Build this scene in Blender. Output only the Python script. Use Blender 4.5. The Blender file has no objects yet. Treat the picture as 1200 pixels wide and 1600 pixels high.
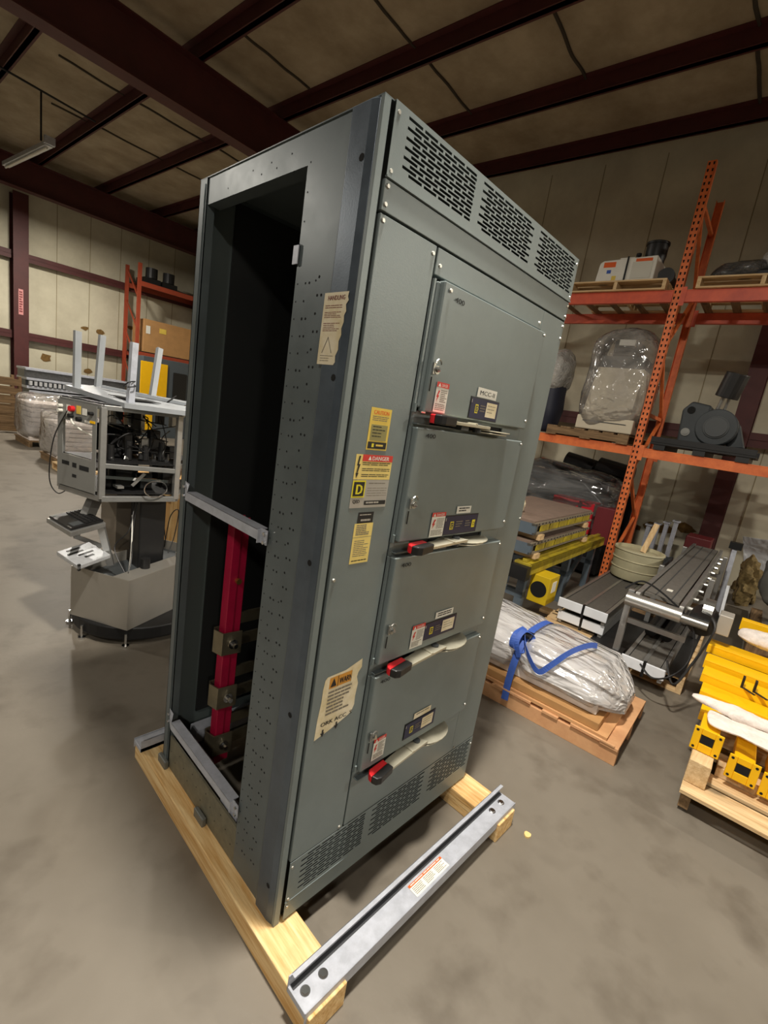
import bpy, bmesh, math, random
from mathutils import Vector, Matrix, noise
random.seed(7)
C = bpy.context.scene.collection
PI = math.pi
# ------------------------------------------------------------------ camera
FPX = 732.1127
CAM = Vector((-0.7775, -0.9017, 1.7353))
YAW, PIT, ROL = 0.8297, -0.2075, 0.158
fw = Vector((math.sin(YAW)*math.cos(PIT), math.cos(YAW)*math.cos(PIT), math.sin(PIT)))
rt = fw.cross(Vector((0, 0, 1))).normalized(); up = rt.cross(fw)
r2 = math.cos(ROL)*rt + math.sin(ROL)*up; u2 = -math.sin(ROL)*rt + math.cos(ROL)*up
cd = bpy.data.cameras.new('camera'); cam = bpy.data.objects.new('camera', cd); C.objects.link(cam)
cam.matrix_world = Matrix(((r2.x, u2.x, -fw.x, CAM.x), (r2.y, u2.y, -fw.y, CAM.y), (r2.z, u2.z, -fw.z, CAM.z), (0, 0, 0, 1)))
cd.sensor_fit = 'VERTICAL'; cd.sensor_height = 36; cd.lens = FPX/1600*36
cd.clip_start = 0.02; cd.clip_end = 200
bpy.context.scene.camera = cam
vs = bpy.context.scene.view_settings
bpy.context.scene.display_settings.display_device = 'sRGB'
vs.view_transform = 'Standard'; vs.look = 'None'; vs.gamma = 1; vs.use_curve_mapping = False
vs.exposure = 0.0
# ------------------------------------------------------------------ light
w = bpy.data.worlds.new('warehouse_air'); bpy.context.scene.world = w; w.use_nodes = True
w.node_tree.nodes['Background'].inputs[0].default_value = (1.0, 0.88, 0.72, 1)
w.node_tree.nodes['Background'].inputs[1].default_value = 0.05
A4 = math.radians(4)
def lamp(name, loc, power, size=0.45, col=(1, 0.93, 0.82)):
    l = bpy.data.lights.new(name, 'AREA'); l.shape = 'DISK'; l.size = size; l.energy = power; l.color = col
    o = bpy.data.objects.new(name, l); C.objects.link(o); o.location = loc
    return o
lamp('bay_light', (0.2, -0.2, 4.5), 275, .3)
lamp('bay_light', (-4.5, -1.5, 5.2), 150)
lamp('bay_light', (7.0, -7.5, 5.2), 640)
lamp('bay_light', (2.4, 6.2, 5.2), 130)
lamp('bay_light', (-4.0, 7.5, 5.2), 260)
lamp('bay_light', (2.0, 12.0, 5.2), 290)
lamp('bay_light', (-4.0, -8.0, 5.2), 260)
# ------------------------------------------------------------------ materials
MATS = {}
def lin(c):
    return tuple((x/12.92 if x <= .04045 else ((x+.055)/1.055)**2.4) for x in [v/255 for v in c])
def mat(name, rgb, rough=.5, metal=0., var=0., vs_=4., bump=0., bs=40., spec=.5, rgb2=None, stretch=None, rvar=0.):
    if name in MATS: return MATS[name]
    m = bpy.data.materials.new(name); m.use_nodes = True; MATS[name] = m
    nt = m.node_tree; b = nt.nodes['Principled BSDF']; L = nt.links
    c = lin(rgb); b.inputs['Base Color'].default_value = (*c, 1)
    b.inputs['Roughness'].default_value = rough; b.inputs['Metallic'].default_value = metal
    b.inputs['Specular IOR Level'].default_value = spec
    tc = nt.nodes.new('ShaderNodeTexCoord'); mp = nt.nodes.new('ShaderNodeMapping'); L.new(tc.outputs['Object'], mp.inputs[0])
    if stretch: mp.inputs['Scale'].default_value = stretch
    if var or rgb2:
        n = nt.nodes.new('ShaderNodeTexNoise'); n.inputs['Scale'].default_value = vs_; n.inputs['Detail'].default_value = 6
        n.inputs['Roughness'].default_value = .65
        L.new(mp.outputs[0], n.inputs['Vector'])
        r = nt.nodes.new('ShaderNodeValToRGB'); r.color_ramp.elements[0].position = .35; r.color_ramp.elements[1].position = .68
        d = lin(rgb2) if rgb2 else tuple(x*(1-var) for x in c)
        r.color_ramp.elements[0].color = (*d, 1); r.color_ramp.elements[1].color = (*(c if rgb2 else tuple(min(1, x*(1+var)) for x in c)), 1)
        L.new(n.outputs['Fac'], r.inputs[0]); L.new(r.outputs[0], b.inputs['Base Color'])
        if rvar:
            mr = nt.nodes.new('ShaderNodeMapRange'); mr.inputs[3].default_value = max(.05, rough-rvar); mr.inputs[4].default_value = min(1, rough+rvar)
            L.new(n.outputs['Fac'], mr.inputs[0]); L.new(mr.outputs[0], b.inputs['Roughness'])
    if bump:
        n2 = nt.nodes.new('ShaderNodeTexNoise'); n2.inputs['Scale'].default_value = bs; n2.inputs['Detail'].default_value = 4
        L.new(mp.outputs[0], n2.inputs['Vector'])
        bp = nt.nodes.new('ShaderNodeBump'); bp.inputs['Strength'].default_value = bump; bp.inputs['Distance'].default_value = .01
        L.new(n2.outputs['Fac'], bp.inputs['Height']); L.new(bp.outputs[0], b.inputs['Normal'])
    return m
def wood(name, rgb, rgb2, axis):
    if name+axis in MATS: return MATS[name+axis]
    s = {'x': (.9, 14, 14), 'y': (14, .9, 14), 'z': (14, 14, .9)}[axis]
    m = mat(name+axis, rgb, .7, 0, 0, 3.2, .25, 12, .3, rgb2, s)
    nt = m.node_tree; L = nt.links; b = nt.nodes['Principled BSDF']
    # knots
    tc = nt.nodes.new('ShaderNodeTexCoord'); mp = nt.nodes.new('ShaderNodeMapping'); L.new(tc.outputs['Object'], mp.inputs[0])
    mp.inputs['Scale'].default_value = {'x': (1, 2, 2), 'y': (2, 1, 2), 'z': (2, 2, 1)}[axis]
    v = nt.nodes.new('ShaderNodeTexVoronoi'); v.inputs['Scale'].default_value = 2.6; L.new(mp.outputs[0], v.inputs['Vector'])
    r = nt.nodes.new('ShaderNodeValToRGB'); r.color_ramp.elements[0].position = .12; r.color_ramp.elements[1].position = .21
    r.color_ramp.elements[0].color = (1, 1, 1, 1); r.color_ramp.elements[1].color = (0, 0, 0, 1)
    L.new(v.outputs['Distance'], r.inputs[0])
    mx = nt.nodes.new('ShaderNodeMix'); mx.data_type = 'RGBA'
    src = b.inputs['Base Color'].links[0].from_socket
    L.new(r.outputs[0], mx.inputs['Factor']); L.new(src, mx.inputs['A']); mx.inputs['B'].default_value = (*[x*.35 for x in lin(rgb)], 1)
    L.new(mx.outputs['Result'], b.inputs['Base Color'])
    return m
def film(name, tint=(232, 230, 226), alpha=.45, rough=.16, bs=9, stretch=(1, 1, 1)):
    if name in MATS: return MATS[name]
    m = bpy.data.materials.new(name); m.use_nodes = True; MATS[name] = m
    nt = m.node_tree; L = nt.links; b = nt.nodes['Principled BSDF']; out = nt.nodes['Material Output']
    b.inputs['Base Color'].default_value = (*lin(tint), 1); b.inputs['Roughness'].default_value = rough
    b.inputs['Specular IOR Level'].default_value = 1.0
    tc = nt.nodes.new('ShaderNodeTexCoord'); mp = nt.nodes.new('ShaderNodeMapping'); L.new(tc.outputs['Object'], mp.inputs[0]); mp.inputs['Scale'].default_value = stretch
    n = nt.nodes.new('ShaderNodeTexNoise'); n.inputs['Scale'].default_value = bs; n.inputs['Detail'].default_value = 2.5; n.inputs['Distortion'].default_value = .6
    v = nt.nodes.new('ShaderNodeTexVoronoi'); v.feature = 'DISTANCE_TO_EDGE'; v.inputs['Scale'].default_value = bs*1.1
    L.new(mp.outputs[0], n.inputs['Vector'])
    av = nt.nodes.new('ShaderNodeVectorMath'); av.operation = 'MULTIPLY_ADD'; L.new(n.outputs['Color'], av.inputs[0]); av.inputs[1].default_value = (.25, .25, .25); L.new(mp.outputs[0], av.inputs[2])
    L.new(av.outputs[0], v.inputs['Vector'])
    ad = nt.nodes.new('ShaderNodeMath'); ad.operation = 'MULTIPLY_ADD'; L.new(v.outputs['Distance'], ad.inputs[0]); ad.inputs[1].default_value = .8; L.new(n.outputs['Fac'], ad.inputs[2])
    bp = nt.nodes.new('ShaderNodeBump'); bp.inputs['Strength'].default_value = .8; bp.inputs['Distance'].default_value = .035
    L.new(ad.outputs[0], bp.inputs['Height']); L.new(bp.outputs[0], b.inputs['Normal'])
    t = nt.nodes.new('ShaderNodeBsdfTransparent'); mx = nt.nodes.new('ShaderNodeMixShader')
    mr = nt.nodes.new('ShaderNodeMapRange'); mr.inputs[1].default_value = .3; mr.inputs[2].default_value = .7
    mr.inputs[3].default_value = max(0, alpha-.10); mr.inputs[4].default_value = min(1, alpha+.14)
    L.new(n.outputs['Fac'], mr.inputs[0])
    g = nt.nodes.new('ShaderNodeBsdfGlossy'); g.inputs['Roughness'].default_value = rough; L.new(bp.outputs[0], g.inputs['Normal'])
    m1 = nt.nodes.new('ShaderNodeMixShader'); L.new(mr.outputs[0], m1.inputs[0]); L.new(t.outputs[0], m1.inputs[1]); L.new(b.outputs[0], m1.inputs[2])
    fr = nt.nodes.new('ShaderNodeFresnel'); fr.inputs['IOR'].default_value = 1.6; L.new(bp.outputs[0], fr.inputs['Normal'])
    L.new(fr.outputs[0], mx.inputs[0]); L.new(m1.outputs[0], mx.inputs[1]); L.new(g.outputs[0], mx.inputs[2]); L.new(mx.outputs[0], out.inputs[0])
    return m
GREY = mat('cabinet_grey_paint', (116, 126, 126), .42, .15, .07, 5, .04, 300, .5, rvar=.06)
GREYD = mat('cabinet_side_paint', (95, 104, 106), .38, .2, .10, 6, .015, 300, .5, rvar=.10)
BAND = mat('scuffed_metallic_paint', (88, 98, 108), .34, .4, .16, 7, .02, 200, .5, rvar=.12)
GREYI2 = mat('cabinet_rear_paint', (96, 106, 105), .5, .1)
GREYI = mat('cabinet_inside_paint', (60, 68, 68), .5, .1)
GALV = mat('galvanised_steel', (180, 184, 194), .42, .18, .12, 22, .05, 60, rvar=.12)
GALVW = mat('bright_zinc_steel', (205, 208, 212), .45, .45, .10, 18, .05, 40, rvar=.1)
STEEL = mat('brushed_steel', (160, 160, 156), .3, .85, .08, 10)
CHROME = mat('chrome_screw', (220, 220, 220), .18, 1.)
SCREW = mat('zinc_screw', (176, 174, 166), .38, .8)
BLACK = mat('black_plastic', (22, 22, 23), .45)
BLACKM = mat('black_metal', (30, 30, 31), .5, .3, .2, 8)
HOLE = mat('dark_recess', (10, 10, 10), .9)
RED = mat('red_plastic', (214, 34, 42), .4)
BUSRED = mat('red_busbar_insulation', (170, 20, 60), .38, 0, .15, 9)
LEVER = mat('cast_lever_metal', (188, 184, 166), .4, .5, .12, 14)
PEN = mat('black_marker', (20, 20, 20), .8)
WHITE = mat('white_label', (226, 224, 214), .6, 0, .03, 9)
CREAM = mat('aged_cream_label', (230, 220, 196), .65, 0, .10, 14, rgb2=(208, 192, 150))
YEL = mat('yellow_label', (226, 196, 84), .55, 0, .05, 12)
YELP = mat('pale_yellow_label', (232, 208, 122), .55, 0, .05, 12)
NAVY = mat('navy_plate', (16, 18, 60), .45)
REDL = mat('red_label_ink', (206, 54, 44), .55)
MAROON = mat('maroon_ink', (110, 24, 26), .6)
INK = mat('black_ink', (24, 22, 20), .6)
INKG = mat('grey_ink', (120, 112, 98), .6)
LOGOY = mat('logo_yellow', (222, 208, 40), .5)
OLIVE = mat('olive_label', (146, 138, 84), .55)
SILV = mat('silver_label', (176, 172, 164), .45, .3)
ORANGEL = mat('orange_label', (226, 96, 32), .5)
RORANGE = mat('rack_orange', (238, 128, 66), .5, 0, .10, 8, rgb2=(210, 102, 52))
RORDARK = mat('rack_orange_worn', (222, 98, 64), .5, 0, .10, 4, rgb2=(190, 78, 56))
REDOX = mat('red_oxide_primer', (76, 31, 29), .6, 0, .15, 3)
INSUL = mat('ceiling_insulation', (176, 162, 138), .8, 0, .08, 1.2, .35, 3, .3, rgb2=(142, 127, 104))
YPAINT = mat('safety_yellow_paint', (246, 190, 8), .42, 0, .04, 6)
YWORN = mat('worn_yellow_paint', (196, 176, 40), .5, 0, .1, 8, rgb2=(140, 122, 40))
DGREY = mat('dark_grey_paint', (60, 64, 66), .5)
BROWNT = mat('brown_deck', (122, 104, 92), .7, 0, .12, 12)
BELT = mat('grey_conveyor_belt', (96, 93, 88), .65, 0, .12, 30, .2, 120)
ALU = mat('extruded_aluminium', (168, 168, 166), .36, .7, .08, 14)
CARD = mat('cardboard', (178, 134, 84), .75, 0, .08, 6)
BLUE = mat('blue_strap', (58, 92, 176), .6, 0, .1, 30)
FOAM = mat('white_foam_sheet', (232, 222, 214), .75, 0, .12, 22, 1., 26)
PINE = ((246, 218, 164), (204, 156, 92)); PALE = ((232, 204, 160), (196, 162, 116)); OLDW = ((150, 122, 88), (104, 82, 58))
def pine(a): return wood('pine_', *PINE, a)
def pale(a): return wood('pallet_wood_', *PALE, a)
def oldw(a): return wood('old_wood_', *OLDW, a)
PLY = mat('plywood_sheet', (216, 170, 118), .7, 0, .08, 3, rgb2=(198, 148, 102))
# ------------------------------------------------------------------ frames & mesh builder
FB = Matrix.Rotation(A4, 4, 'Z')      # building frame (walls, racks)
FWD = Matrix.Identity(4)              # cabinet frame
HB = 0.089
FC = Matrix.Translation((0, 0, HB))   # cabinet frame starting on top of the skid
ROOTM = {}
class MB:
    def __init__(s, F=FB): s.v = []; s.f = []; s.mi = []; s.mats = []; s.cur = 0; s.F = F; s.sm = False
    def m(s, mt):
        if mt not in s.mats: s.mats.append(mt)
        s.cur = s.mats.index(mt); return s
    def add(s, vs_, fs):
        o = len(s.v); s.v += [Vector(v) for v in vs_]; s.f += [tuple(i+o for i in f) for f in fs]; s.mi += [s.cur]*len(fs); return s
    def box(s, a, b):
        x0, y0, z0 = [min(a[i], b[i]) for i in range(3)]; x1, y1, z1 = [max(a[i], b[i]) for i in range(3)]
        return s.add([(x0,y0,z0),(x1,y0,z0),(x1,y1,z0),(x0,y1,z0),(x0,y0,z1),(x1,y0,z1),(x1,y1,z1),(x0,y1,z1)],
                     [(0,3,2,1),(4,5,6,7),(0,1,5,4),(1,2,6,5),(2,3,7,6),(3,0,4,7)])
    def beam(s, p, q, wd, ht, upv=(0, 0, 1)):       # box along p->q, wd sideways, ht along up
        p = Vector(p); q = Vector(q); d = (q-p).normalized(); u = Vector(upv); sd = d.cross(u)
        if sd.length < 1e-4: sd = d.cross(Vector((1, 0, 0)))
        sd.normalize(); u = sd.cross(d); sd *= wd/2; u = u*ht/2
        v = [e+a*sd+b*u for e in (p, q) for a, b in ((-1,-1),(1,-1),(1,1),(-1,1))]
        return s.add(v, [(0,1,2,3),(7,6,5,4),(0,4,5,1),(1,5,6,2),(2,6,7,3),(3,7,4,0)])
    def cyl(s, p, q, r, n=16, r2=None, cap=True):
        p = Vector(p); q = Vector(q); r2 = r if r2 is None else r2; d = (q-p).normalized()
        a = d.orthogonal().normalized(); b = d.cross(a)
        v = [e+rr*(math.cos(2*PI*i/n)*a+math.sin(2*PI*i/n)*b) for e, rr in ((p, r), (q, r2)) for i in range(n)]
        f = [(i, (i+1) % n, n+(i+1) % n, n+i) for i in range(n)]
        if cap: f += [tuple(range(n-1, -1, -1)), tuple(range(n, 2*n))]
        return s.add(v, f)
    def tube(s, pts, r, n=8):
        pts = [Vector(p) for p in pts]; rings = []; a = None
        for i, p in enumerate(pts):
            d = (pts[min(i+1, len(pts)-1)]-pts[max(i-1, 0)]).normalized()
            a = d.orthogonal().normalized() if a is None else (a-d*a.dot(d)).normalized()
            b = d.cross(a); rings += [p+r*(math.cos(2*PI*k/n)*a+math.sin(2*PI*k/n)*b) for k in range(n)]
        f = [(i*n+k, i*n+(k+1) % n, (i+1)*n+(k+1) % n, (i+1)*n+k) for i in range(len(pts)-1) for k in range(n)]
        f += [tuple(range(n-1, -1, -1)), tuple((len(pts)-1)*n+k for k in range(n))]
        return s.add(rings, f)
    def prism(s, poly, ext):                         # poly: 3D points, ext: vector
        n = len(poly); e = Vector(ext); v = [Vector(p) for p in poly]; v += [p+e for p in v]
        return s.add(v, [tuple(range(n-1, -1, -1)), tuple(range(n, 2*n))]+[(i, (i+1) % n, n+(i+1) % n, n+i) for i in range(n)])
    def quad(s, a, b, c, d): return s.add([a, b, c, d], [(0, 1, 2, 3)])
    def lathe(s, c, prof, n=32):                     # prof: (r, z)
        c = Vector(c); v = [c+Vector((r*math.cos(2*PI*i/n), r*math.sin(2*PI*i/n), z)) for r, z in prof for i in range(n)]
        f = [(j*n+i, j*n+(i+1) % n, (j+1)*n+(i+1) % n, (j+1)*n+i) for j in range(len(prof)-1) for i in range(n)]
        return s.add(v, f)
    def build(s, name, mt=None, parent=None, bevel=0, smooth=False, label=None, cat=None, group=None, kind=None, base=None, thick=0):
        if mt: s.m(mt) if not s.mats else None
        if mt and s.mats[0] is not mt and len(s.mats) == 1 and s.mats[0] is None: s.mats[0] = mt
        W = [s.F @ v for v in s.v]
        if parent is not None: M = ROOTM[parent.name]
        else:
            if base is None:
                mn = [min(v[i] for v in W) for i in range(3)]; mx_ = [max(v[i] for v in W) for i in range(3)]
                base = ((mn[0]+mx_[0])/2, (mn[1]+mx_[1])/2, mn[2])
            M = Matrix.Translation(base)
        Mi = M.inverted(); me = bpy.data.meshes.new(name); me.from_pydata([Mi @ v for v in W], [], s.f)
        for m_ in s.mats: me.materials.append(m_)
        me.polygons.foreach_set('material_index', s.mi)
        bm = bmesh.new(); bm.from_mesh(me)
        bmesh.ops.recalc_face_normals(bm, faces=bm.faces); bm.to_mesh(me); bm.free()
        if smooth:
            me.polygons.foreach_set('use_smooth', [True]*len(me.polygons))
            try: me.set_sharp_from_angle(angle=math.radians(40))
            except Exception: pass
        o = bpy.data.objects.new(name, me); C.objects.link(o)
        if parent is not None: o.parent = parent
        else: o.matrix_world = M
        ROOTM[o.name] = M
        if bevel:
            b = o.modifiers.new('bevel', 'BEVEL'); b.width = bevel; b.segments = 2; b.limit_method = 'ANGLE'
        if thick:
            t = o.modifiers.new('solid', 'SOLIDIFY'); t.thickness = thick; t.offset = 0
        tag(o, label, cat, group, kind)
        return o
def mb(mt, F=FB): return MB(F).m(mt)
def tag(o, label=None, cat=None, group=None, kind=None):
    for k, v in (('label', label), ('category', cat), ('group', group), ('kind', kind)):
        if v: o[k] = v
    return o
def thing(name, label, cat, loc, group=None, F=FB):
    o = bpy.data.objects.new(name, None); C.objects.link(o); o.empty_display_size = .1
    M = F @ Matrix.Translation(loc); o.matrix_world = M; ROOTM[o.name] = M
    return tag(o, label, cat, group)
def copy_tree(o, parent=None):
    c = o.copy(); C.objects.link(c); ROOTM[c.name] = ROOTM[o.name].copy(); c.parent = parent
    for ch in [x for x in bpy.data.objects if x.parent == o]: copy_tree(ch, c)
    return c
def copy_at(o, d, label=None, rot=0, F=FB):          # copy moved by vector d in frame F
    c = copy_tree(o); M = Matrix.Translation(F.to_3x3() @ Vector(d)) @ ROOTM[o.name] @ Matrix.Rotation(rot, 4, 'Z')
    c.matrix_world = M; ROOTM[c.name] = M
    if label: c['label'] = label
    return c
def struct(name, b, **k): return b.build(name, kind='structure', **k)
_tc = {}
def text_geo(s_, sz):
    if (s_, sz) in _tc: return _tc[(s_, sz)]
    cu = bpy.data.curves.new('t', 'FONT'); cu.body = s_; cu.size = sz; cu.resolution_u = 2
    o = bpy.data.objects.new('t', cu); C.objects.link(o); bpy.context.view_layer.update()
    me = bpy.data.meshes.new_from_object(o.evaluated_get(bpy.context.evaluated_depsgraph_get()))
    r = ([v.co.copy() for v in me.vertices], [tuple(p.vertices) for p in me.polygons])
    bpy.data.objects.remove(o); bpy.data.curves.remove(cu); bpy.data.meshes.remove(me)
    _tc[(s_, sz)] = r; return r
class Sticker:                                       # flat label lying on a face; s right, t down, metres
    def __init__(s, o, xd, ud, F): s.o = Vector(o); s.x = Vector(xd).normalized(); s.u = Vector(ud).normalized(); s.n = s.x.cross(s.u); s.mb = MB(F); s.l = 0
    def P(s, a, t, l=None): return s.o + s.x*a - s.u*t + s.n*(.0006+.0005*(s.l if l is None else l))
    def rect(s, m, a0, t0, a1, t1): s.mb.m(m).add([s.P(a0, t1), s.P(a1, t1), s.P(a1, t0), s.P(a0, t0)], [(0, 1, 2, 3)]); return s
    def poly(s, m, pts): s.mb.m(m).add([s.P(*p) for p in pts], [tuple(range(len(pts)))]); return s
    def up_(s): s.l += 1; return s
    def text(s, m, st, a, t, h, wd=None, bold=0):    # a,t = left, baseline
        v, f = text_geo(st, 1.0); k = h/.72; mxx = max(p.x for p in v); kx = k if wd is None else wd/mxx
        for i_, dx in enumerate((0,) if not bold else (0, bold*h)):
            s.mb.m(m).add([s.P(a+p.x*kx+dx, t-p.y*k, s.l+.4*i_+.2) for p in v], f)
        return s
    def lines(s, m, a0, t0, a1, t1, n, fill=.42):
        st = (t1-t0)/n
        for i in range(n):
            x = a0; end = a1-(a1-a0)*random.choice((0, .02, .08, .3))
            while x < end-.002:
                wq = min(random.uniform(.08, .3)*(a1-a0), end-x); s.rect(m, x, t0+i*st, x+wq*.9, t0+(i+fill)*st); x += wq
        return s
    def build(s, name, parent, label=None): return s.mb.build(name, None, parent, label=label)
def plate(mbx, x0, x1, z0, z1, y, th, slots):        # vertical plate in XZ with rows of slots [(xa,xb,za,zb)...]
    zs = sorted(set([z0, z1]+[s[2] for s in slots]+[s[3] for s in slots])); k = []
    for za, zb in zip(zs[:-1], zs[1:]):
        row = sorted([(s[0], s[1]) for s in slots if s[2] <= za+1e-6 and s[3] >= zb-1e-6]); x = x0
        for a, b in row:
            if a > x: mbx.box((x, y, za), (a, y+th, zb))
            x = b
        mbx.box((x, y, za), (x1, y+th, zb))
    return mbx
def slots(groups, z0, z1, rows, sw=.05, gap=.008, h=.0062):
    out = []; pz = (z1-z0)/rows
    for x0, x1 in groups:
        for r in range(rows):
            x = x0 + (0 if r % 2 else (sw+gap)*.42); zb = z0+r*pz
            while x+sw*.5 < x1:
                e = min(x+sw, x1); 
                if e-x > .012: out.append((x, e, zb, zb+h))
                x += sw+gap
    return out
_scr = {}
def screw(x, z, y, par, r=.0058, nm='panel_screw'):
    b = MB(Matrix.Translation((0, 0, HB))).m(SCREW); b.cyl((x, y, z), (x, y-.004, z), r, 12, r*.75); return b.build(nm, None, par)
# ================================================================== STRUCTURE (building frame)
def floor_mat():
    m = mat('polished_concrete', (124, 117, 106), .50, 0, 0, .7, .08, 30, .4, rgb2=(111, 104, 93), rvar=.14)
    nt = m.node_tree; L = nt.links; b = nt.nodes['Principled BSDF']
    tc = nt.nodes.new('ShaderNodeTexCoord')
    n = nt.nodes.new('ShaderNodeTexNoise'); n.inputs['Scale'].default_value = 5; n.inputs['Detail'].default_value = 8; L.new(tc.outputs['Object'], n.inputs['Vector'])
    n3 = nt.nodes.new('ShaderNodeTexNoise'); n3.inputs['Scale'].default_value = 1.3; n3.inputs['Detail'].default_value = 3; n3.inputs['Distortion'].default_value = 2; L.new(tc.outputs['Object'], n3.inputs['Vector'])
    r = nt.nodes.new('ShaderNodeValToRGB'); r.color_ramp.elements[0].position = .27; r.color_ramp.elements[0].color = (.72, .70, .68, 1)
    r.color_ramp.elements[1].position = .48; r.color_ramp.elements[1].color = (1, 1, 1, 1)
    e = r.color_ramp.elements.new(.72); e.color = (1.0, 1.0, 1.0, 1); e = r.color_ramp.elements.new(.8); e.color = (1.12, 1.11, 1.08, 1)
    L.new(n.outputs['Fac'], r.inputs[0])
    r3 = nt.nodes.new('ShaderNodeValToRGB'); r3.color_ramp.elements[0].position = .36; r3.color_ramp.elements[0].color = (.91, .905, .90, 1); r3.color_ramp.elements[1].position = .46; r3.color_ramp.elements[1].color = (1, 1, 1, 1)
    L.new(n3.outputs['Fac'], r3.inputs[0])
    mu = nt.nodes.new('ShaderNodeMix'); mu.data_type = 'RGBA'; mu.blend_type = 'MULTIPLY'; mu.inputs['Factor'].default_value = 1
    mu2 = nt.nodes.new('ShaderNodeMix'); mu2.data_type = 'RGBA'; mu2.blend_type = 'MULTIPLY'; mu2.inputs['Factor'].default_value = 1
    src = b.inputs['Base Color'].links[0].from_socket
    L.new(src, mu.inputs['A']); L.new(r.outputs[0], mu.inputs['B']); L.new(mu.outputs['Result'], mu2.inputs['A']); L.new(r3.outputs[0], mu2.inputs['B'])
    L.new(mu2.outputs['Result'], b.inputs['Base Color'])
    return m
def wall_mat():
    m = mat('insulated_wall_panel', (214, 208, 184), .7, 0, 0, 1.0, .3, 2.5, .3, rgb2=(190, 183, 160))
    return m
XW, YW, ZC = 7.7, 15.3, 6.42
struct('floor', mb(floor_mat()).box((-12, -14, -.1), (XW+.2, YW+.2, 0)))
struct('wall_right', mb(wall_mat()).box((XW, -14, 0), (XW+.15, YW+.15, 6.5)))
struct('wall_back', mb(wall_mat()).box((-12, YW, 0), (XW, YW+.15, 6.5)))
struct('ceiling', mb(INSUL).box((-12, -14, ZC), (XW+.15, YW+.15, ZC+.1)))
# panel seams of the insulated walls and sagging seams of the ceiling blanket
SEAM = mat('wall_panel_seam', (150, 138, 108), .8)
b = mb(SEAM)
for y in (4.7, 3.4, 2.5, 1.58, .3, -.65, -1.6, -2.6, 5.7, 6.8, 8, 9.2): b.box((XW-.004, y-.006, 0), (XW, y+.006, 6.2))
struct('trim_1', b)
b = mb(SEAM)
for x in (1.7, 2.3, 3.65, 4.45, 5.25, 6.05, 6.85, 0, -1): b.box((x-.008, YW-.004, 0), (x+.008, YW, 6.2))
struct('trim_2', b)
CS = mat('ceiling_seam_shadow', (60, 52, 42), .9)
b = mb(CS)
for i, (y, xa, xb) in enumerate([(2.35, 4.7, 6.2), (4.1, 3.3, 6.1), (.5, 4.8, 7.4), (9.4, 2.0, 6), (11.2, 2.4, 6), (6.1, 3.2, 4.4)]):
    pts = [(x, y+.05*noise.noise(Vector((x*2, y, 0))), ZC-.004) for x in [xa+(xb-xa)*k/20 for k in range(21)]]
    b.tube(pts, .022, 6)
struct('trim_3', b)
# eave strut, purlins, rafters, columns, girts (red oxide steel)
def ibeam(b, p, q, wd, ht, tf=.02, tw=.015):
    p = Vector(p); q = Vector(q); z = Vector((0, 0, 1))
    b.beam(p+z*(ht/2-tf/2), q+z*(ht/2-tf/2), wd, tf); b.beam(p-z*(ht/2-tf/2), q-z*(ht/2-tf/2), wd, tf); b.beam(p, q, tw, ht-2*tf)
purl = [7.35, 5.98, 4.50, 3.0, 1.5, 0, -1.5, -3, -4.5, -6, -7.5, -9, -10.5]
for i, x in enumerate(purl):
    b = mb(REDOX); b.box((x-.006, -14, ZC-.2), (x+.006, YW, ZC)); b.box((x, -14, ZC-.2), (x+.09, YW, ZC-.19)); b.box((x, -14, ZC-.2), (x+.012, YW, ZC-.17)); b.box((x-.09, -14, ZC-.012), (x, YW, ZC-.002))
    b.box((x-.02, -14, ZC-.2), (x+.06, YW, ZC-.186))
    struct('trim_%d' % (i+4), b)
nt_ = 4+len(purl)
for y, zt, zb in ((6.95, 6.2, 5.5), (14.45, 6.2, 5.55), (-7.0, 6.2, 5.5)):
    b = mb(REDOX); ibeam(b, (-12, y, (zt+zb)/2), (XW, y, (zt+zb)/2), .26, zt-zb); struct('trim_%d' % nt_, b); nt_ += 1
for y in (6.95, -.33, 14.45):      # columns on the right wall
    b = mb(REDOX); b.box((XW-.36, y-.11, 0), (XW-.34, y+.11, 5.6)); b.box((XW-.03, y-.11, 0), (XW-.01, y+.11, 5.6)); b.box((XW-.34, y-.008, 0), (XW-.03, y+.008, 5.6))
    struct('trim_%d' % nt_, b); nt_ += 1
b = mb(REDOX); b.box((2.62, YW-.36, 0), (2.94, YW-.34, 5.6)); b.box((2.62, YW-.03, 0), (2.94, YW-.01, 5.6)); b.box((2.77, YW-.34, 0), (2.79, YW-.03, 5.6))
struct('trim_%d' % nt_, b); nt_ += 1
for z in (2.22, 4.16):             # girts back wall
    b = mb(REDOX); b.box((-12, YW-.2, z-.005), (XW-.01, YW-.01, z+.005)); b.box((-12, YW-.2, z-.1), (XW-.01, YW-.188, z+.1)); struct('trim_%d' % nt_, b); nt_ += 1
for z in (2.15,):                  # girt right wall
    b = mb(REDOX); b.box((XW-.2, -14, z-.005), (XW-.005, YW-.2, z+.005)); b.box((XW-.2, -14, z-.1), (XW-.188, YW-.2, z+.1)); struct('trim_%d' % nt_, b); nt_ += 1
# small painted label on the far column
st = Sticker((2.72, YW-.361, 3.35), (1, 0, 0), (0, 0, 1), FB); st.rect(mat('pink_label', (206, 140, 138), .6), 0, 0, .1, .62).up_(); st.lines(MAROON, .015, .05, .085, .58, 9, .6)
o = st.mb.build('column_label', label='faded pink lettering strip on the dark red wall column', cat='label')
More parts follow.
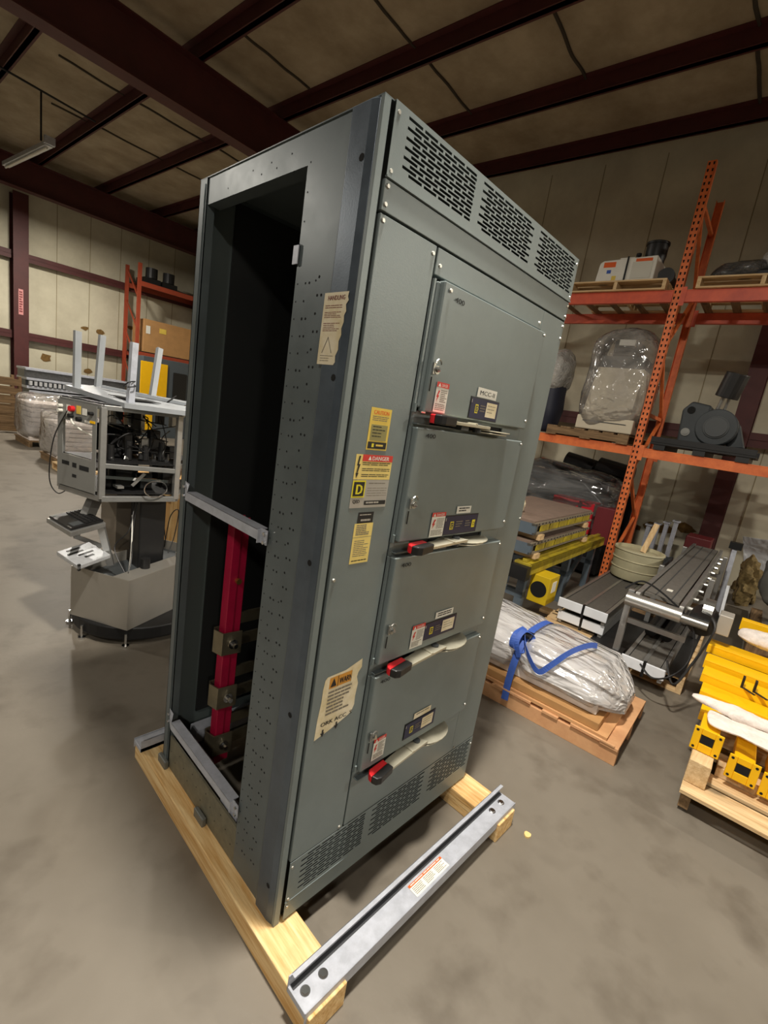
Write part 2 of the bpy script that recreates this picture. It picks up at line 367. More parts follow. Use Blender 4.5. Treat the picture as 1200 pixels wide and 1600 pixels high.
# torn insulation patches on far wall
TORN = mat('torn_insulation', (120, 92, 48), .9, 0, .3, 20)
b = mb(TORN)
for x, z, s_ in ((3.4, 1.75, .16), (4.45, 1.55, .13), (4.35, 2.75, .1), (4.75, 2.72, .12), (5.6, 3.05, .1)):
    b.prism([(x+s_*math.cos(a)*random.uniform(.6, 1.2), YW-.012, z+.7*s_*math.sin(a)*random.uniform(.6, 1.2)) for a in [k*2*PI/9 for k in range(9)]], (0, .008, 0))
for y, z, s_ in ((.35, .62, .22), (-.0, .72, .16), (.75, .55, .2), (-1.35, .9, .35)):
    b.prism([(XW-.012, y+s_*math.cos(a)*random.uniform(.5, 1.2), z+.5*s_*math.sin(a)*random.uniform(.5, 1.2)) for a in [k*2*PI/9 for k in range(9)]], (.008, 0, 0))
struct('trim_%d' % nt_, b); nt_ += 1
# pipe and hanging strip light at upper left
b = mb(BLACKM); b.tube([(1.0, 10.2, 6.18), (2.9, 10.45, 6.18)], .018)
b.build('ceiling_pipe', label='thin dark pipe running under the ceiling at far left', cat='pipe')
t = thing('strip_light', 'unlit white strip light hanging from a rod at upper left', 'light', (1.9, 10.3, 5.3))
mb(BLACKM).tube([(2.02, 10.35, 6.18), (2.02, 10.35, 5.42)], .015).build('hanging_rod', None, t)
mb(GALVW).beam((2.1, 10.2, 5.38), (1.95, 12.4, 5.38), .12, .07).build('housing', None, t)
mb(WHITE).cyl((2.08, 10.25, 5.32), (1.94, 12.35, 5.32), .02, 10).build('tube', None, t)
mb(GALV).beam((2.1, 10.14, 5.42), (2.1, 10.22, 5.42), .16, .12).build('end_cap', None, t)
# ================================================================== SWITCHBOARD CABINET
W_, D_, H_ = 1.067, .895, 2.32
cab = thing('switchboard_cabinet', 'tall grey electrical switchboard cabinet with open side and four breaker doors', 'electrical cabinet', (W_/2, D_/2, HB), F=FWD)
ROOTM[cab.name] = Matrix.Translation((W_/2, D_/2, HB)); cab.matrix_world = ROOTM[cab.name]
def cb(mt): return mb(mt, FC)
# left frame with the opening: hole strip, header, sill
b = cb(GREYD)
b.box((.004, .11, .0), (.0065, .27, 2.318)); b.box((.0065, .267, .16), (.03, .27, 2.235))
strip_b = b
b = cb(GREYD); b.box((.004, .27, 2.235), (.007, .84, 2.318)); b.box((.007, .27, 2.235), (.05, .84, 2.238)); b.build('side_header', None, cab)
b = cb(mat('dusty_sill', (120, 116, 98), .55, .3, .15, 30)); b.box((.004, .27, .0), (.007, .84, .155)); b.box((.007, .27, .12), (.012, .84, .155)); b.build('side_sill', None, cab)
# front corner post: angled band, folded corner, gap
b = cb(BAND); th = .002
b.prism([(.004, .112, 0), (-.006, .098, 0), (-.006, .035, 0), (.0, .012, 0), (.002, .014, 0), (-.003, .036, 0), (-.003, .097, 0), (.007, .112, 0)], (0, 0, 2.315))
b.build('angled_corner_band', None, cab, .001)
b = cb(GREY); b.box((0, 0, 0), (.021, .012, 2.318)); b.box((.019, .0, 0), (.021, .05, 2.318)); b.build('front_corner_post', None, cab, .0015)
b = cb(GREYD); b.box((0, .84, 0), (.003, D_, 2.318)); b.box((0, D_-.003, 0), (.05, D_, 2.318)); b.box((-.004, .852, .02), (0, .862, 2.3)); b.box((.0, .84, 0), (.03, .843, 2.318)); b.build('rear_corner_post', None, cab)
cb(GREYI2).box((.05, D_-.004, 0), (W_, D_-.001, 2.318)).build('rear_panel', None, cab)
cb(mat('inner_shade_black', (26, 28, 28), .6, 0, .1, 3)).box((.13, D_-.014, .2), (W_-.02, D_-.006, 2.30)).build('shade_board', None, cab)  # added black board stands in for the shade deep inside the cabinet
cb(GREY).box((W_-.003, .0, 0), (W_, D_, 2.318)).build('right_side_panel', None, cab)
cb(mat('inner_shade_black', (26, 28, 28))).box((W_-.012, .1, .1), (W_-.005, D_-.02, 2.3)).build('shade_board', None, cab)  # same black added along the right inner wall to paint its shade
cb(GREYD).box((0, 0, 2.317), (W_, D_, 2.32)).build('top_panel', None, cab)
cb(GREYI).box((.05, .03, .0), (W_-.01, .06, .09)).build('base_rail', None, cab); cb(GREYI).box((.05, D_-.06, 0), (W_-.01, D_-.01, .09)).build('base_rail', None, cab)
# punched holes in the side strip
b = strip_b; b.m(HOLE); random.seed(3)
def disc(b, y, z, r, x=.0036):
    b.add([(x, y+r*math.cos(k*PI/4), z+r*math.sin(k*PI/4)) for k in range(8)], [tuple(range(8))])
z = .10
while z < 2.0:
    disc(b, .258, z, .0024)
    k = int(round((z-.1)/.045))
    if z < 1.95:
        disc(b, .222, z, .0032 if k % 3 else .0042)
        if k % 3 != 1: disc(b, .205, z, .0036)
        disc(b, .165, z+.012, .0038)
        if k % 2 == 0: disc(b, .148, z+.012, .0038)
        if k % 4 == 1: disc(b, .178, z+.004, .0028)
    z += .045
for z_ in (2.1, 2.17, 2.24): disc(b, .258, z_, .0024)
for y in (.35, .42, .45, .5, .55, .7): disc(b, y, 2.26+.02*(int(y*100) % 2), .0025)
for k in range(14): disc(b, .3+.04*k, .06+.03*((k*7) % 3), .003)
for k in range(12): b.add([(-.0005, .866+.003*math.cos(j*PI/4), .2+.18*k+.003*math.sin(j*PI/4)) for j in range(8)], [tuple(range(8))])
for z_ in (2.2, 1.71, 1.22, .75, .13): disc(b, .045, z_, .009, -.0066)
b.build('perforated_side_strip', None, cab)
# cross rails in the opening
def rail(z, lab):
    b = cb(GALV)
    b.box((-.016, .30, z-.025), (-.013, .80, z+.008)); b.box((-.016, .30, z+.006), (.02, .80, z+.009))
    b.box((-.005, .262, z-.035), (-.002, .30, z+.012)); b.box((-.016, .296, z-.035), (-.002, .30, z+.008))
    b.prism([(-.016, .80, z-.025), (-.016, .80, z+.008), (-.003, .815, z+.035), (-.003, .85, z+.04), (-.001, .85, z-.03), (-.003, .83, z-.035)], (.002, 0, 0))
    r = b.build('cross_rail', None, cab, label=lab)
    for y, dz in ((.272, .0), (.272, -.028), (.845, .02), (.845, -.015)):
        cb(CHROME).cyl((-.005, y, z+dz), (-.012, y, z+dz), .006, 8).build('rail_screw', None, r)
rail(1.235, 'bright zinc cross rail at mid height of opening'); rail(.245, 'bright zinc cross rail low in the opening')
for p_, q_ in (((.02, .56, .16), (.06, .80, .19)), ((.02, .30, .13), (.06, .42, .16)), ((.1, .80, .10), (.9, .86, .16))): cb(GALV).box(p_, q_).build('floor_channel', None, cab)
b = cb(GALV); b.box((-.003, .262, 1.995), (.0, .285, 2.045)); b.box((-.003, .262, 2.042), (.03, .285, 2.045)); b.build('clip_tab', None, cab)
b = cb(GALV)
for y0 in (.83, .47):
    b2_ = cb(mat('grey_cast_lug', (120, 122, 118), .5, .5)); b2_.box((-.018, y0, -.012), (.0, y0+.075, .035)); b2_.build('floor_lug', None, cab, .004)
# bus bars
b = cb(BUSRED); b.box((.13, .69, .05), (.165, .74, 1.16)); b.box((.165, .695, .05), (.20, .70, 1.16)); b.box((.165, .735, .05), (.2, .74, 1.16))
bus = b.build('red_busbar', None, cab, .004)
s = cb(mat('brass_nut', (196, 160, 90), .3, .9)); s.cyl((.165, .69, .90), (.165, .676, .90), .012, 12); s.build('brass_nut', None, bus)
DBUS = mat('bus_strap_metal', (142, 134, 112), .35, .8, .15, 12)
for z_ in (.58, .33, .10):
    b = cb(DBUS)
    b.prism([(.20, .755, z_), (.115, .755, z_), (.105, .735, z_), (.118, .682, z_), (.20, .672, z_), (.20, .678, z_), (.124, .687, z_), (.112, .735, z_), (.12, .749, z_), (.20, .749, z_)], (0, 0, .10))
    br = b.build('bus_clamp', None, cab, .001)
    cb(CHROME).cyl((.16, .676, z_+.05), (.16, .645, z_+.05), .010, 8).cyl((.16, .676, z_+.05), (.16, .668, z_+.05), .02, 14).build('clamp_bolt', None, br)
    for dz in (0.02, .12):
        cb(DBUS).box((.18, .70, z_+dz), (.85, .712, z_+dz+.05)).build('bus_strap', None, cab)
cb(DGREY).box((.3, .45, .2), (.8, .6, 2.1)).build('breaker_interior', None, cab)
# ---- front face
fy = -.003
G1 = [(.075, .36), (.395, .705), (.745, 1.04)]
b = cb(GREY); S = slots(G1, 2.193, 2.312, 12, .05, .008, .0066); plate(b, .03, 1.062, 2.168, 2.318, fy-.004, .0014, S)
b.box((.03, fy-.004, 2.318), (1.062, .01, 2.32)); b.box((.03, fy-.007, 2.166), (1.062, fy, 2.170)); vt = b.build('top_vent_grille', None, cab)
b = cb(GREY); b.box((.03, fy-.002, 2.098), (1.062, fy+.02, 2.164)); b.build('header_panel', None, cab, .0015)
b = cb(GREY); b.box((.03, fy-.002, .238), (.245, fy+.02, 2.092)); lp = b.build('left_filler_panel', None, cab, .002)
b = cb(GREY); b.box((.252, fy-.002, 2.025), (.885, fy+.02, 2.092)); b.box((.885, fy-.002, .238), (1.062, fy+.02, 2.092)); b.box((.252, fy-.002, .238), (.885, fy+.02, .415)); b.build('right_filler_panel', None, cab, .002)
b = cb(HOLE); b.box((.022, .02, .0), (1.06, .025, 2.1)); b.build('front_backing', None, cab)
cb(GREYI).box((.022, .1, 2.1), (1.06, .102, 2.13)).build('vent_baffle', None, cab)
S = slots(G1, .092, .232, 13, .05, .008, .0072)
b = cb(GREY); plate(b, .03, 1.062, .012, .236, fy-.003, .0014, S); b.box((.03, fy-.005, .078), (.3, fy, .081)); b.build('bottom_vent_grille', None, cab)
# doors
dz = [(1.665, 2.015), (1.275, 1.62), (.865, 1.225), (.465, .82)]
def lab_danger(parent, x, z, w, h, name='danger_label'):
    s = Sticker((x, DY, z), (1, 0, 0), (0, 0, 1), FC); s.rect(WHITE, 0, 0, w, h).up_(); s.rect(REDL, 0, 0, w, h*.17).up_()
    s.poly(WHITE, [(.006, h*.15), (.018, h*.15), (.012, h*.03)]); s.text(WHITE, 'DANGER', .022, h*.14, h*.1, w-.03)
    s.poly(REDL, [(w*.2, h*.28), (w*.32, h*.28), (w*.2, h*.44), (w*.3, h*.44), (w*.1, h*.66), (w*.16, h*.5), (w*.08, h*.5)])
    s.lines(INKG, w*.38, h*.25, w*.93, h*.68, 7); s.lines(INKG, w*.08, h*.72, w*.93, h*.96, 4); s.build(name, parent)
DY = fy-.0285
def plate_label(parent, x, z, w, h, cream, two=False):
    s = Sticker((x, DY, z), (1, 0, 0), (0, 0, 1), FC); s.rect(NAVY, 0, 0, w, h).up_()
    s.rect(SILV, .002, h*.08, w*.03, h*.25); s.rect(LOGOY, w*.16, h*.3, w*.26, h*.75).up_(); s.rect(NAVY, w*.175, h*.36, w*.245, h*.69).up_(); s.text(LOGOY, 'D', w*.185, h*.64, h*.22)
    s.lines(INKG, w*.32, h*.3, w*.52, h*.7, 3)
    if two:
        s.rect(LOGOY, w*.82, h*.3, w*.92, h*.75).up_(); s.text(NAVY, 'D', w*.845, h*.64, h*.22); s.lines(INKG, w*.6, h*.3, w*.78, h*.7, 3)
    if cream: s.rect(CREAM, w*.54, h*.1, w*.93, h*.86).up_(); s.lines(INKG, w*.58, h*.25, w*.88, h*.75, 3, .2)
    o = s.build('nameplate', parent)
    mb(BLACK, FC).box((x-.003, fy-.028, z-h-.003), (x+w+.003, fy-.026, z+.003)).build('nameplate_backing', None, parent)
dlab = ['uppermost breaker door labelled MCC-II', 'second breaker door from the top', 'third breaker door from the top', 'lowest breaker door']
for i, (z0, z1) in enumerate(dz):
    b = cb(GREY); b.box((.275, fy-.026, z0), (.882, fy+.0, z1)); b.box((.262, fy-.012, z0+.01), (.275, fy, z1-.004))
    if i > 0: b = cb(GREY); b.box((.262, fy-.026, z0), (.882, fy+.0, z1))
    d = b.build('breaker_door', None, cab, .004, label=dlab[i])
    b = cb(GREY); b.box((.25, fy-.008, z0-.005), (.258, fy, z1)); b.cyl((.254, fy-.01, z0-.004), (.254, fy-.01, z0+.02), .004, 8); b.build('door_hinge', None, d)
    # latch
    zl = z0+(.118 if i < 3 else .13)
    s = cb(STEEL); s.cyl((.292, DY, zl), (.292, DY-.008, zl), .012, 12); s.box((.276, DY-.006, zl-.012), (.284, DY, zl+.018)); s.cyl((.292, DY-.008, zl), (.294, DY-.014, zl+.004), .007, 8)
    s.tube([(.288+.012*math.cos(a), DY-.012, zl+.016+.012*math.sin(a)) for a in [k*PI/5 for k in range(6)]], .0025, 6)
    lt = s.build('quarter_turn_latch', None, d); cb(HOLE).box((.278, DY-.002, zl-.06), (.281, DY, zl-.02)).build('latch_slot', None, lt)
    screw(.868, z0+.03, DY, d, .006, 'door_screw'); screw(.872, z1-.012, DY, d, .005, 'door_screw')
    if i == 0: screw(.30, z1-.02, DY, d, .006, 'door_screw')
    if i == 0:
        s = cb(CHROME); s.box((.262, DY, z0-.004), (.28, DY+.004, z0+.001)); s.build('hinge_pin', None, d)
        lab_danger(d, .31, 1.755, .058, .085)
        plate_label(d, .495, 1.735, .165, .062, True)
        s = Sticker((.52, DY, 1.770), (1, 0, 0), (0, 0, 1), FC); s.rect(WHITE, 0, 0, .115, .03).up_(); s.text(INK, 'MCC-II', .012, .022, .014, .09, .03); s.build('mcc_label', d)
        s = Sticker((.325, DY, 1.985), (1, 0, 0), (0, 0, 1), FC); s.text(PEN, '400', 0, .012, .014, .045, .06); s.build('marker_writing', d)
    elif i == 1:
        lab_danger(d, .40, 1.362, .072, .082); plate_label(d, .475, 1.345, .195, .062, False, True)
        s = Sticker((.53, DY, 1.378), (1, 0, 0), (0, 0, 1), FC); s.rect(WHITE, 0, 0, .085, .025).up_(); s.lines(INK, .012, .005, .075, .022, 2, .5); s.build('circuit_label', d)
        s = Sticker((.30, DY, 1.605), (1, 0, 0), (0, 0, 1), FC); s.text(PEN, '400', 0, .012, .013, .045, .06); s.build('marker_writing', d)
    elif i == 2:
        lab_danger(d, .405, .968, .068, .085); plate_label(d, .475, .958, .185, .06, True)
        s = Sticker((.525, DY, .992), (1, 0, 0), (0, 0, 1), FC); s.rect(WHITE, 0, 0, .105, .025).up_(); s.lines(INK, .012, .005, .095, .022, 2, .5); s.build('circuit_label', d)
        s = Sticker((.29, DY, 1.205), (1, 0, 0), (0, 0, 1), FC); s.text(PEN, '400', 0, .012, .013, .045, .06); s.build('marker_writing', d)
    else:
        lab_danger(d, .305, .575, .06, .085); plate_label(d, .47, .560, .175, .06, True)
        s = Sticker((.51, DY, .592), (1, 0, 0), (0, 0, 1), FC); s.rect(CREAM, 0, 0, .10, .024).up_(); s.lines(INKG, .012, .005, .09, .02, 1, .3); s.build('circuit_label', d)
        s = Sticker((.285, DY, .805), (1, 0, 0), (0, 0, 1), FC); s.text(PEN, '400', 0, .012, .013, .045, .06); s.build('marker_writing', d)
    # recess with the disconnect handle below each door
    zc = z0-.022
    znx = dz[i+1][1] if i < 3 else .415
    b = cb(GREY); b.box((.252, fy-.002, znx), (.34, fy+.004, z0)); b.box((.34, fy-.002, zc+.012), (.76, fy+.004, z0)); b.box((.34, fy-.002, znx), (.76, fy+.004, zc-.012)); b.box((.76, fy-.002, znx), (.885, fy+.004, z0)); b.build('door_divider', None, cab)
    b = cb(HOLE); b.box((.34, fy+.005, zc-.012), (.76, fy+.006, zc+.014)); b.build('handle_slot', None, cab)
    b = cb(GREYD); b.box((.262, fy-.020, zc-.016), (.45, fy-.0, zc-.013)); b.build('slot_lip', None, cab)
    b = cb(LEVER); hz = zc
    tl = .004 if i == 0 else .0
    b.prism([(.37, -.072, hz), (.365, -.032, hz), (.45, -.02, hz), (.49, -.004, hz), (.57, -.004, hz), (.60, -.055, hz), (.53, -.06, hz), (.46, -.065, hz)], (0, 0, .010))
    b.box((.50, -.062, hz+.010), (.512, -.006, hz+.014))
    bl = [(.56, 0, hz-.006)]+[(.665+.105*math.cos(a), -.072*math.sin(a)-.0, hz-.006) for a in [PI-.2-k*(PI-.25)/10 for k in range(11)]]+[(.77, 0, hz-.006)]
    b.prism(bl, (0, 0, .004)); b.prism([(p[0]-.012, p[1]*.92, hz-.014) for p in bl], (0, 0, .004))
    lv = b.build('disconnect_lever', None, cab, .0015)
    b = cb(DGREY); b.box((.45, -.045, hz-.014), (.49, -.0, hz+.008)); b.cyl((.56, -.03, hz-.016), (.56, -.03, hz+.016), .014, 12); b.build('pivot_block', None, lv)
    b = cb(RED); b.prism([(.288, -.048, hz-.006), (.285, -.062, hz-.006), (.375, -.050, hz-.006), (.375, -.028, hz-.006), (.30, -.034, hz-.006)], (0, 0, .026)); b.build('red_grip', None, lv, .003)
    b = cb(BLACK); b.prism([(.285, -.062, hz-.007), (.292, -.082, hz-.007), (.31, -.088, hz-.007), (.38, -.076, hz-.007), (.377, -.050, hz-.007)], (0, 0, .028)); b.build('black_grip', None, lv, .004)
# screws on front
for x, z in ((.042, 2.30), (.042, 2.182), (.04, 2.15), (.04, 2.112), (.04, 2.078), (1.052, 2.30), (1.052, 2.182), (1.052, 2.15), (1.052, 2.112), (1.052, 2.075), (1.052, 2.03), (.232, 2.07), (.268, 2.05), (.865, 2.045), (.044, 1.18), (.228, .25), (.04, .215), (.04, .06), (.04, .09), (1.052, .2), (1.05, 1.3), (.9, .25)): screw(x, z, fy-.002, cab)
# stickers on left filler panel
LY = fy-.0022
s = Sticker((.092, LY, 1.655), (1, 0, 0), (0, 0, 1), FC); s.rect(YEL, 0, 0, .078, .112).up_(); s.text(ORANGEL, 'CAUTION', .01, .017, .011, .058, .05); s.lines(INKG, .008, .022, .07, .036, 3); s.rect(OLIVE, .008, .044, .07, .086).up_(); s.lines(INK, .014, .048, .064, .082, 4, .3); s.rect(INK, .004, .09, .074, .108).up_(); s.rect(LOGOY, .018, .094, .026, .104); s.lines(YEL, .034, .096, .062, .103, 1, .7); s.build('caution_label', lp)
s = Sticker((.062, LY, 1.530), (1, 0, 0), (0, 0, 1), FC); s.rect(YELP, 0, 0, .14, .068).up_(); s.rect(REDL, .024, 0, .14, .018).up_().up_(); s.text(WHITE, 'DANGER', .058, .0145, .011, .066, .06); s.poly(WHITE, [(.044, .0145), (.056, .0145), (.05, .003)])
s.poly(INK, [(.010, .004), (.016, .004), (.012, .026), (.018, .026), (.011, .05), (.015, .05), (.009, .064), (.005, .05), (.008, .05), (.011, .03), (.006, .03)])
for k in range(3): s.lines(INK, .026, .021+.016*k, .134, .031+.016*k, 2, .4)
s.build('danger_label', lp)
s = Sticker((.062, LY, 1.461), (1, 0, 0), (0, 0, 1), FC); s.rect(SILV, 0, 0, .14, .078).up_(); s.rect(LOGOY, .001, .001, .049, .049).up_(); s.rect(INK, .0055, .0055, .0445, .0445).up_()
s.text(LOGOY, 'D', .0115, .039, .028, .024, .12); s.text(INK, 'QED', .008, .064, .010, .026, .06); s.rect(INK, .052, .058, .136, .070).up_(); s.lines(SILV, .058, .061, .13, .067, 1, .8); s.lines(INKG, .06, .008, .13, .014, 1, .4); s.lines(INKG, .056, .022, .134, .05, 4, .2); s.build('square_logo_plate', lp)
s = Sticker((.100, LY, 1.370), (1, 0, 0), (0, 0, 1), FC); s.rect(INK, 0, 0, .06, .032).up_(); s.lines(SILV, .006, .006, .054, .013, 1, .4); s.lines(SILV, .012, .020, .05, .028, 1, .7); s.build('black_rating_label', lp)
s = Sticker((.092, LY, 1.338), (1, 0, 0), (0, 0, 1), FC); s.rect(YELP, 0, 0, .072, .118).up_(); s.lines(INKG, .008, .004, .064, .036, 6, .6); s.rect(INKG, .0, .040, .072, .0412); s.lines(INKG, .008, .050, .064, .100, 9, .4); s.lines(INK, .006, .108, .066, .113, 1, .6); s.build('yellow_instruction_label', lp)
# torn fork access label
s = Sticker((.055, LY, .885), (1, 0, 0), (0, 0, 1), FC)
pts = [(0.012, .02), (.02, .012), (.09, .01), (.155, -.01), (.158, .02), (.146, .035), (.143, .05), (.152, .075), (.148, .12), (.150, .15), (.14, .175), (.10, .19), (.05, .205), (.0, .218), (.002, .15), (.008, .09), (.008, .05)]
s.poly(CREAM, pts).up_(); s.rect(mat('ochre_label', (200, 140, 50), .6), .03, .018, .118, .055).up_()
s.poly(INK, [(.034, .05), (.058, .05), (.046, .022)]); s.rect(INK, .062, .018, .064, .055); s.text(INK, 'WARN', .068, .048, .020, .05, .06); s.up_().rect(CREAM, .117, .01, .13, .06)
s.lines(INKG, .03, .064, .125, .150, 7, .5); s.text(INK, 'ORK ACC  S', .016, .178, .014, .125, .06)
for xx, tt in ((.022, .19), (.075, .184)): s.poly(INK, [(xx+.004, tt), (xx+.010, tt), (xx+.010, tt+.012), (xx+.015, tt+.010), (xx+.007, tt+.026), (xx-.002, tt+.010), (xx+.004, tt+.012)])
s.build('torn_warning_label', lp)
# handling label on the band (side face)
s = Sticker((-.0062, .118, 1.912), (0, -1, 0), (0, 0, 1), FC)
pts = [(0, 0), (.092, 0), (.090, .012), (.094, .02), (.086, .03), (.090, .045), (.084, .055), (.086, .07), (.080, .085), (.083, .10), (.076, .115), (.078, .135), (.070, .15), (.072, .165), (.066, .172), (0, .172)]
s.poly(CREAM, pts).up_(); s.text(MAROON, 'HANDLING', .014, .018, .011, .066, .06); s.lines(MAROON, .008, .03, .080, .040, 2, .3); s.lines(MAROON, .008, .046, .074, .062, 4, .3); s.lines(MAROON, .008, .072, .072, .094, 5, .3)
s.poly(INKG, [(.014, .144), (.034, .104), (.035, .107), (.0165, .144)]); s.poly(INKG, [(.034, .104), (.054, .144), (.052, .144), (.034, .108)]); s.lines(INKG, .01, .15, .062, .168, 3, .2); s.build('handling_label', cab)
# ================================================================== SKID
skid = thing('shipping_skid', 'pine timber skid with two steel channels carrying the grey cabinet', 'skid', (.52, .4, 0), F=FWD)
def cs(mt): return mb(mt, FWD)
cs(pine('y')).box((-.053, -.262, 0), (.088, 1.075, HB)).build('skid_timber', None, skid, .003)
cs(pine('y')).box((.962, -.262, 0), (1.103, 1.075, HB)).build('skid_timber', None, skid, .003)
def channel(ya, yb, ftr):
    b = cs(GALV); z = HB; L0, L1 = -.062, 1.115
    b.box((L0, ya, z), (L1, yb, z+.02)); sgn = 1 if yb > ya else -1
    b.box((L0, yb-sgn*.004, z), (L1, yb, z+.058)); b.box((L0+.01, yb-sgn*.016, z+.054), (L1, yb, z+.058))
    b.box((L0, ya-sgn*.003, z-.022), (L1, ya, z+.024))
    return b.build('steel_channel', None, skid, .0015)
ch = channel(-.250, -.165, True); ch2 = channel(1.065, .985, False)
b = cs(CHROME)
for x in (-.03, .035, .985, 1.06):
    bb = cs(CHROME); bb.cyl((x, -.208, HB+.02), (x, -.208, HB+.027), .011, 6).cyl((x, -.208, HB+.02), (x, -.208, HB+.022), .015, 16); bb.build('channel_bolt', None, ch)
cs(mat('groove_shade', (52, 54, 58), .6)).box((-.055, -.186, HB+.02), (1.105, -.170, HB+.0225)).build('groove', None, ch)  # dark strip painted in for the shaded groove beside the back lip
s = Sticker((.43, -.195, HB+.0205), (1, 0, 0), (0, 1, 0), FWD); s.rect(WHITE, 0, 0, .19, .046).up_(); s.rect(ORANGEL, 0, 0, .19, .010).up_(); s.lines(WHITE, .01, .003, .18, .008, 1, .6)
for k in range(3): s.lines(INKG, .006+.062*k, .015, .058+.062*k, .043, 5, .35)
s.build('channel_label', ch)
# wood chips on floor
for k, (x, y, r, c_) in enumerate(((1.12, -.335, .022, PINE[0]),)):
    b = mb(mat('wood_chip', (226, 196, 130), .8), FWD); b.prism([(x+r*math.cos(a)*random.uniform(.5, 1), y+r*.7*math.sin(a), .0) for a in [q*PI/4 for q in range(8)]], (0, 0, .008))
    b.build('wood_chip', label='small pale wood chip on floor beside the skid corner', cat='chip')
# ================================================================== BUILDERS FOR THE SURROUNDINGS
def blob(b, c, s_, e1=.45, e2=.45, amp=.04, fr=3., seed=0, nu=40, nv=24, flat=True):
    c = Vector(c); vs_ = []; sg = lambda v, e: math.copysign(abs(v)**e, v)
    for j in range(nv+1):
        ph = -PI/2+PI*j/nv
        for i in range(nu):
            th = 2*PI*i/nu
            p = Vector((s_[0]*sg(math.cos(ph), e1)*sg(math.cos(th), e2), s_[1]*sg(math.cos(ph), e1)*sg(math.sin(th), e2), s_[2]*sg(math.sin(ph), e1)))
            q = p*fr+Vector((seed*7.3, seed, 0)); d = noise.noise(q)+.5*noise.noise(q*2.3)
            p += p.normalized()*d*amp
            if flat: p.z = max(p.z, -s_[2])
            vs_.append(c+p)
    fs = [(j*nu+i, j*nu+(i+1) % nu, (j+1)*nu+(i+1) % nu, (j+1)*nu+i) for j in range(nv) for i in range(nu)]
    return b.add(vs_, fs)
def pallet(label, x0, y0, lx, ly, z0=0., h=.125, wd=pale, axis='x', nb=6, group=None, cat='pallet', name='wooden_pallet', sub=.6):
    """deck boards run along `axis`; stringers run across"""
    t = thing(name, label, cat, (x0+lx/2, y0+ly/2, z0), group); bt = .018
    o = 'y' if axis == 'x' else 'x'
    ln, cr = (lx, ly) if axis == 'x' else (ly, lx)
    def bx(a0, a1, c0, c1, z_, z2, nm, mt):
        b = mb(mt); b.box((x0+a0, y0+c0, z_), (x0+a1, y0+c1, z2)) if axis == 'x' else b.box((x0+c0, y0+a0, z_), (x0+c1, y0+a1, z2)); b.build(nm, None, t, .002)
    for k in range(3):
        a = (ln-.04)*k/2; bx(a, a+.04, 0, cr, z0+bt, z0+h-bt, 'stringer', wd(o))
    wb = cr/nb*.78
    for k in range(nb):
        c0 = (cr-wb)*k/(nb-1); bx(0, ln, c0, c0+wb, z0+h-bt, z0+h, 'deck_board', wd(axis))
    for k in range(3):
        c0 = (cr-wb)*k/2; bx(0, ln, c0, c0+wb, z0, z0+bt, 'bottom_board', wd(axis))
    return t
def cable(b, pts, r=.006, n=40):
    P = [Vector(p) for p in pts]; out = []
    for i in range(len(P)-1):
        p0, p1, p2, p3 = P[max(i-1, 0)], P[i], P[i+1], P[min(i+2, len(P)-1)]
        for k in range(8):
            t = k/8; out.append(.5*((2*p1)+(p2-p0)*t+(2*p0-5*p1+4*p2-p3)*t*t+(3*p1-p0-3*p2+p3)*t**3))
    return b.tube(out+[P[-1]], r, 6)
# ================================================================== ORANGE RACK (right)
rack = thing('pallet_rack', 'tall orange pallet rack with punched posts standing along the right wall', 'pallet rack', (6, .5, 0))
def upright(par, xf, xr, y, H, m_, ww=.085, dd=.07, step=.065):
    for x, sx in ((xf, 1), (xr, -1)):
        b = mb(m_); t_ = .004
        b.box((x, y-ww/2, 0), (x+sx*t_, y+ww/2, H)); b.box((x, y-ww/2, 0), (x+sx*dd, y-ww/2+t_, H)); b.box((x, y+ww/2-t_, 0), (x+sx*dd, y+ww/2, H)); b.m(HOLE)
        z = .1
        while z < H-.04:
            for yy in (y-.022, y+.022):
                b.add([(x-.001*sx, yy-.007, z), (x-.001*sx, yy+.007, z), (x-.001*sx, yy+.010, z+.03), (x-.001*sx, yy-.010, z+.03)], [(0, 1, 2, 3)])
            b.add([(x+.03*sx, y+ww/2+.001, z), (x+.045*sx, y+ww/2+.001, z), (x+.045*sx, y+ww/2+.001, z+.025), (x+.03*sx, y+ww/2+.001, z+.025)], [(0, 1, 2, 3)])
            z += step
        b.build('post', None, par)
        mb(m_).box((x-.03, y-.07, 0), (x+.1*sx, y+.07, .008)).build('foot_plate', None, par)
    zz = [.25, .85, 1.5, 2.2, 2.95, 3.75, 4.5]; 
    for k in range(len(zz)-1):
        if zz[k+1] > H: break
        a, c = (xf+.04, xr-.04) if k % 2 == 0 else (xr-.04, xf+.04)
        mb(m_).beam((a, y, zz[k]), (c, y, zz[k+1]), .035, .04).build('diagonal_brace', None, par)
    for z in (.25, 2.2, 4.5):
        if z < H: mb(m_).beam((xf+.04, y, z), (xr-.04, y, z), .035, .04).build('horizontal_brace', None, par)
upright(rack, 5.5, 6.52, .50, 4.89, RORANGE); upright(rack, 5.5, 6.52, -2.35, 4.89, RORANGE); upright(rack, 5.5, 6.52, 3.35, 4.89, RORANGE)
